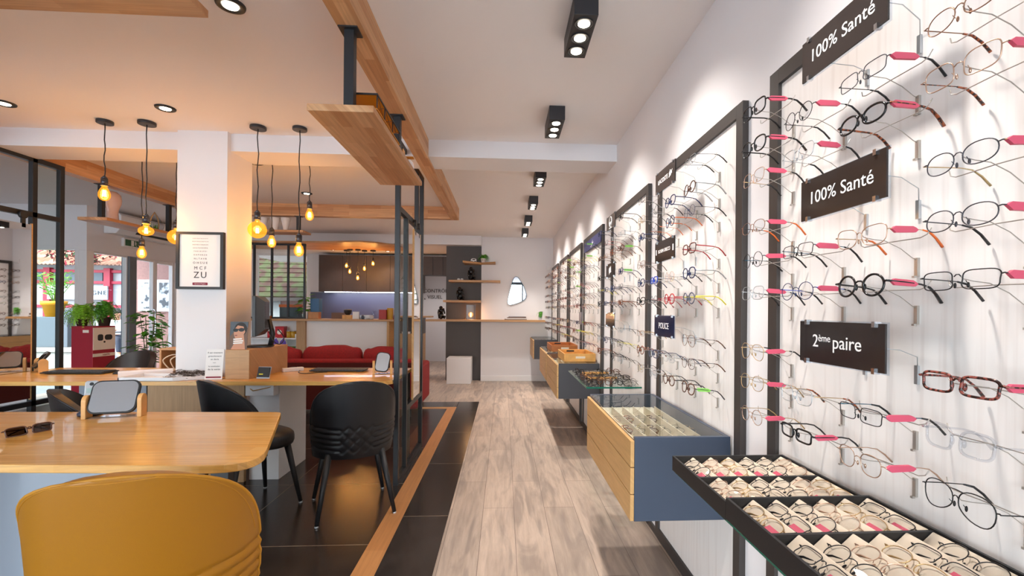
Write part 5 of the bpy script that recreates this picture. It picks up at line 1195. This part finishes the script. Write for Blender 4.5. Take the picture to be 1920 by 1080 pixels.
part('body', MB().prism([(-.05, .012), (.05, .012), (.05, .06), (.02, .07), (-.03, .07), (-.05, .045)], -.025, .025, 'y'), 'white_gloss', t, bev=.004)
for x in (-.03, .03): part('wheel', MB().cyl((x, 0, .012), .012, -.027, .027, 14, axis='y'), 'black_matte', t)
part('window', MB().box(-.02, .03, -.0258, -.0252, .04, .058), 'black_matte', t)
t = fern('small bushy plant in a white trough on the highest shelf', -.38, 8.38-.09, 2.1705, .12, .10, 8, 'leaf', 'white_matte', pr=.05, ph=.06, n=30)
fern('small plant in a glass at the right end of the lowest shelf', .66, 8.2, 1.1305, .07, .10, 9, 'leaf', 'clear_plastic', pr=.035, ph=.07, n=18)
# pebble-shaped wall mirror
pm = [(.20, 1.915), (.25, 1.91), (.30, 1.84), (.36, 1.74), (.395, 1.64), (.41, 1.58), (.39, 1.52), (.32, 1.47), (.22, 1.43), (.13, 1.405), (.085, 1.41), (.065, 1.45), (.075, 1.53), (.10, 1.64), (.135, 1.77), (.165, 1.87)]
sm = [];
for k in range(len(pm)):
    p0, p1, p2, p3 = (Vector(pm[(k+j-1) % len(pm)]) for j in range(4))
    for q in range(4):
        u_ = q/4; v_ = .5*((2*p1)+(p2-p0)*u_+(2*p0-5*p1+4*p2-p3)*u_*u_+(3*p1-p0-3*p2+p3)*u_**3); sm.append((v_.x, v_.y))
pmr = thing('wall_mirror', 'pebble shaped mirror with thin rim on the back wall', 'mirror', (.235, 8.345, 1.405))
part('mirror_glass', MB().prism([(x-.235, z-1.405) for x, z in sm], -.008, -.002, 'y'), 'mirror', pmr)
part('rim', MB().tube([(x-.235, -.004, z-1.405) for x, z in sm], .005, 6, True), 'teal_metal', pmr)
part('backing', MB().prism([((x-.235)*.9, (z-1.405)*.9+.02) for x, z in sm], -.002, .0145, 'y'), 'black_matte', pmr)
single('cube_stool', MB().box(-1.0, -.575, 8.02, 8.43, 0, .455), 'white_matte', 'white cube stool standing before the dark grey panel', 'stool', bev=.008)
single('wall_thermostat', MB().box(.78, .85, 8.35, 8.3599, 2.05, 2.13), 'white_gloss', 'small white thermostat high on the back wall by the last panel', 'thermostat', bev=.003)

# ================================================================ outside
struct('pavement', MB().box(-30, -5.62, -6, 22, -.16, -.06).box(-5.62, -4, 10.14, 22, -.16, -.06), 'pavement')
lw = single('planter_wall', MB().box(-12, -7.6, 8.5, 8.9, -.06, .50).box(-12.03, -7.57, 8.45, 8.95, .50, .58), 'stone', 'low pale stone planter wall outside the street window', 'garden wall', bev=.01)
mb = MB(); rnd = random.Random(6)
for k in range(900):
    x, y = rnd.uniform(-11.5, -8.0), rnd.uniform(9.05, 9.5); h = rnd.uniform(.7, 1.15); dx = rnd.uniform(-.12, .12)
    mb.add([(x-.014, y, -.06), (x+.014, y, -.06), (x+dx+.006, y+.05, h), (x+dx, y+.05, h)], [(0, 1, 2, 3)])
single('tall_grass', mb, 'reed_green', 'tall reeds growing behind the low stone wall outside', 'grass')['kind'] = 'stuff'
single('planter_box', MB().box(-8.5, -7.75, 8.52, 8.88, .5805, 1.12), 'outer_grey', 'grey planter box standing on the stone wall outside', 'planter', bev=.01)
yp = thing('yellow_plant_pot', 'big yellow pot with a leafy palm on the grey planter box outside', 'plant pot', (-8.15, 8.7, 1.1205))
part('pot', MB().lathe((0, 0, 0), [(.001, 0), (.11, 0), (.155, .21), (.175, .21), (.18, .285), (.15, .285), (.14, .24), (.001, .24)], 28), 'pot_yellow', yp)
mb = MB(); rnd = random.Random(9)
for k in range(14):
    a = rnd.uniform(0, 6.28); L = rnd.uniform(.25, .5); pts = [Vector((L*s*math.cos(a), L*s*math.sin(a), .24+.55*math.sin(s*1.7)*rnd.uniform(.6, 1))) for s in (0, .25, .5, .75, 1)]
    mb.tube(pts, .006, 4)
    for q in range(1, 5):
        for j in (-1, 1):
            p = pts[q]; s_ = Vector((-math.sin(a), math.cos(a), 0))*j; mb.add([p, p+s_*.10+Vector((0, 0, .05)), p+s_*.11+Vector((0, 0, .03))], [(0, 1, 2)])
part('palm_leaves', mb, 'palm_green', yp)
# house across the street
ho = thing('street_house', 'white house across the street with red timber frame and tiled roof', 'house', (-15, 16.2, -.06))
part('wall', MB().box(-23, -9, 16.0, 16.3, -.06, 2.75), 'outer_white', ho, world=True)
mb = MB(); NR, NCc = 14, 120; vs = []
for j in range(NR*2+1):
    for q in range(NCc*2+1):
        r_ = j//2; base = j/2*.32; vs.append((-23.5+q*.5*15/NCc, 15.4+base*.85, 2.6+base*.42+.04*(q % 2)+(.05 if j % 2 == 0 else 0)))
L = NCc*2+1; mb.add(vs, [(j*L+q, j*L+q+1, (j+1)*L+q+1, (j+1)*L+q) for j in range(NR*2) for q in range(NCc*2)])
part('roof', mb, 'roof_pink', ho, world=True)
for z in (1.28, 2.08, 2.45): part('beam', MB().box(-23, -9, 15.9, 15.99, z, z+.09), 'outer_red', ho, world=True)
for x in (-21, -18.9, -17.0, -15.1, -13.2, -11.2): part('post', MB().box(x-.1, x+.1, 15.85, 15.98, -.06, 2.6), 'outer_red', ho, world=True)
for x in (-20.9, -18.7, -16.8, -14.9): part('railing', MB().box(x, x+1.5, 15.93, 15.96, 2.17, 2.45), 'outer_grey', ho, world=True)
for x in (-18.5, -14.9, -13.0, -11.9): part('window', MB().box(x, x+.8, 15.97, 15.995, .3, 1.2), 'outer_grey', ho, world=True)
fs = thing('shop_fascia', 'white shop fascia across the street with the letters RGNE', 'sign', (-13.5, 15.8, 1.55))
part('board', MB().box(-15.0, -13.12, 15.78, 15.83, 1.55, 2.0), 'outer_white', fs, world=True)
text('RGNE', .19, frameM((.06, -.03, .22), (1, 0, 0), (0, 0, 1)), 'outer_grey', fs, 'lettering', .01, align='CENTER', spacing=1.3)
# brick-red neighbour roof seen through the kitchen window
nh = thing('neighbour_roof', 'mossy brown tiled roof seen through the kitchen window', 'roof', (-6, 13, 0))
mb = MB(); rnd = random.Random(12)
for j in range(16):
    for q in range(44):
        y, z = 12.0+j*.15, 1.62+j*.135; x = -9.0+q*.13+(.065 if j % 2 else 0)
        mb.add([(x, y, z-.0), (x+.125, y, z), (x+.125, y+.19, z+.135), (x, y+.19, z+.135), (x, y+.02, z-.035), (x+.125, y+.02, z-.035)], [(0, 1, 2, 3), (4, 5, 1, 0)])
tiles = part('tiles', mb, 'roof_tile', nh, world=True)
part('underlay', MB().prism([(12.0, 1.58), (14.5, 3.83), (14.5, 3.75), (12.0, 1.5)], -9.0, -3.2, 'x'), 'cabinet_brown', nh, world=True)
part('gable_wall', MB().box(-9.0, -3.2, 12.35, 12.5, -.06, 1.75), 'outer_pink', nh, world=True)
part('pane', MB().box(-6.6, -5.9, 12.33, 12.345, .9, 1.55), 'outer_white', nh, world=True)
struct('wall_outer', MB().box(-6.98, -5.62, 8.7, 8.82, -.06, 3.2), 'outer_pink')
pf = thing('framed_poster', 'large white framed rock and water photo on the pink outside wall', 'framed photo', (-6.37, 8.69, 1.23))
part('frame', MB().box(-6.67, -6.09, 8.665, 8.699, 1.23, 1.81), 'white_gloss', pf, bev=.004, world=True)
part('photo', MB().box(-6.61, -6.44, 8.661, 8.6649, 1.28, 1.76).box(-6.30, -6.13, 8.661, 8.6649, 1.28, 1.76), 'photo_grey', pf, world=True)
leafplant('bushy plant outside below the framed photo', -5.95, 8.3, -.06, 1.15, 15, 'leaf_dark', 'outer_grey', n=60, spread=.25, lr=.09, z0=.5)
def tree(label, x, y, h, r, seed, m):
    t = thing('street_tree', label, 'tree', (x, y, -.06)); rnd = random.Random(seed)
    part('trunk', MB().tube([(0, 0, 0), (.05, 0, h*.4), (0, .05, h*.8)], [.10, .08, .04], 10), 'book_brown', t); mb = MB()
    for k in range(900):
        a, b_, q = rnd.uniform(0, 6.28), rnd.uniform(-1, 1), rnd.random()**.4*r; s = (1-b_*b_)**.5; c = Vector((q*s*math.cos(a), q*s*math.sin(a), h+q*b_*.7))
        d = Vector((rnd.uniform(-1, 1), rnd.uniform(-1, 1), rnd.uniform(-1, 1))).normalized(); e = d.cross(Vector((.3, .2, 1))).normalized(); L = .10
        mb.add([c, c+d*L+e*.04, c+d*L*2, c+d*L-e*.04], [(0, 1, 2, 3)])
    part('crown', mb, m, t)
tree('flowering street tree seen through the top of the street door', -12.9, 14.6, 3.3, .95, 1, 'flower')
tree('green street tree at the left above the tiled roof', -17.0, 15.0-.3, 3.6, 1.3, 2, 'leaf')
# seated man outside
pe = thing('seated_person', 'person in a white shirt sitting at a table outside the door', 'person', (-10.56, 13.0, -.06), R(60))
def skin(name, joints, edges, m, parent, root=0, sub=2):
    me = bpy.data.meshes.new(name); me.from_pydata([j[:3] for j in joints], edges, []); o = link(name, me, parent)
    sk_ = o.modifiers.new('skin', 'SKIN'); sk_.use_smooth_shade = True
    for i, j in enumerate(joints):
        v = me.skin_vertices[0].data[i]; v.radius = (j[3], j[4] if len(j) > 4 else j[3]); v.use_root = (i == root)
    s = o.modifiers.new('subsurf', 'SUBSURF'); s.levels = sub; s.render_levels = sub; me.materials.append(M[m]); return o
body = [(0, 0, .52, .15, .11), (0, .02, .72, .14, .10), (0, .0, .92, .17, .11), (0, -.02, 1.03, .07), (0, -.05, 1.10, .055), (0, -.07, 1.18, .085, .10), (0, -.075, 1.26, .07, .08),
        (.18, 0, .96, .06), (.23, -.08, .72, .045), (.12, -.32, .76, .035), (-.18, 0, .96, .06), (-.23, -.08, .72, .045), (-.12, -.32, .76, .035),
        (.10, -.05, .50, .09), (.12, -.45, .50, .07), (.12, -.47, .08, .045), (.12, -.60, .04, .04), (-.10, -.05, .50, .09), (-.12, -.45, .50, .07), (-.12, -.47, .08, .045), (-.12, -.60, .04, .04)]
ed = [(0, 1), (1, 2), (2, 3), (3, 4), (4, 5), (5, 6), (2, 7), (7, 8), (8, 9), (2, 10), (10, 11), (11, 12), (0, 13), (13, 14), (14, 15), (15, 16), (0, 17), (17, 18), (18, 19), (19, 20)]
skin('body', body, ed, 'skin', pe)
shirt = [(0, 0, .54, .165, .125), (0, .02, .72, .155, .115), (0, 0, .92, .185, .125), (0, -.02, 1.02, .08), (.18, 0, .96, .072), (.225, -.07, .76, .058), (-.18, 0, .96, .072), (-.225, -.07, .76, .058)]
skin('shirt', shirt, [(0, 1), (1, 2), (2, 3), (2, 4), (4, 5), (2, 6), (6, 7)], 'shirt', pe)
tro = [(0, .0, .50, .16, .12), (.10, -.08, .50, .10), (.12, -.45, .50, .082), (.12, -.47, .14, .062), (-.10, -.08, .50, .10), (-.12, -.45, .50, .082), (-.12, -.47, .14, .062)]
skin('trousers', tro, [(0, 1), (1, 2), (2, 3), (0, 4), (4, 5), (5, 6)], 'trousers', pe)
part('hair', MB().ball((0, -.055, 1.235), .105, 18, 12, .92, 1.05, .85), 'hair', pe)
mb = MB()
for sx in (-1, 1):
    for k in range(4): mb.tube([(sx*.12+(.03-.02*k)*1.0, -.34, .765), (sx*.12+(.035-.023*k), -.39, .77), (sx*.12+(.035-.023*k), -.42, .755)], [.010, .009, .007], 6)
    mb.tube([(sx*.09, -.33, .765), (sx*.07, -.36, .77), (sx*.075, -.385, .765)], [.011, .010, .008], 6)
part('fingers', mb, 'skin', pe)
part('nose', MB().ball((0, -.178, 1.185), .014, 8, 6, .8, 1, 1.3), 'skin', pe)
oc = thing('outdoor_chair', 'dark cafe chair under the seated person outside', 'chair', (-10.56, 13.0, -.06), R(60)); mb = MB().box(-.22, .22, -.22, .22, .36, .40)
part('seat', mb, 'black_matte', oc); part('backrest', MB().box(-.2, .2, .2, .22, .40, .8), 'black_matte', oc)
for sx in (-.2, .2):
    for sy in (-.2, .2): part('leg', MB().box(sx-.012, sx+.012, sy-.012, sy+.012, 0, .36), 'black_matte', oc)
ot = thing('outdoor_table', 'dark cafe table outside in front of the seated person', 'table', (-9.9, 12.55, -.06)); part('table_top', MB().cyl((0, 0, 0), .33, .70, .725, 24), 'black_matte', ot); part('leg', MB().cyl((0, 0, 0), .03, .02, .70, 12), 'black_matte', ot); part('base', MB().cyl((0, 0, 0), .2, 0, .02, 20), 'black_matte', ot)
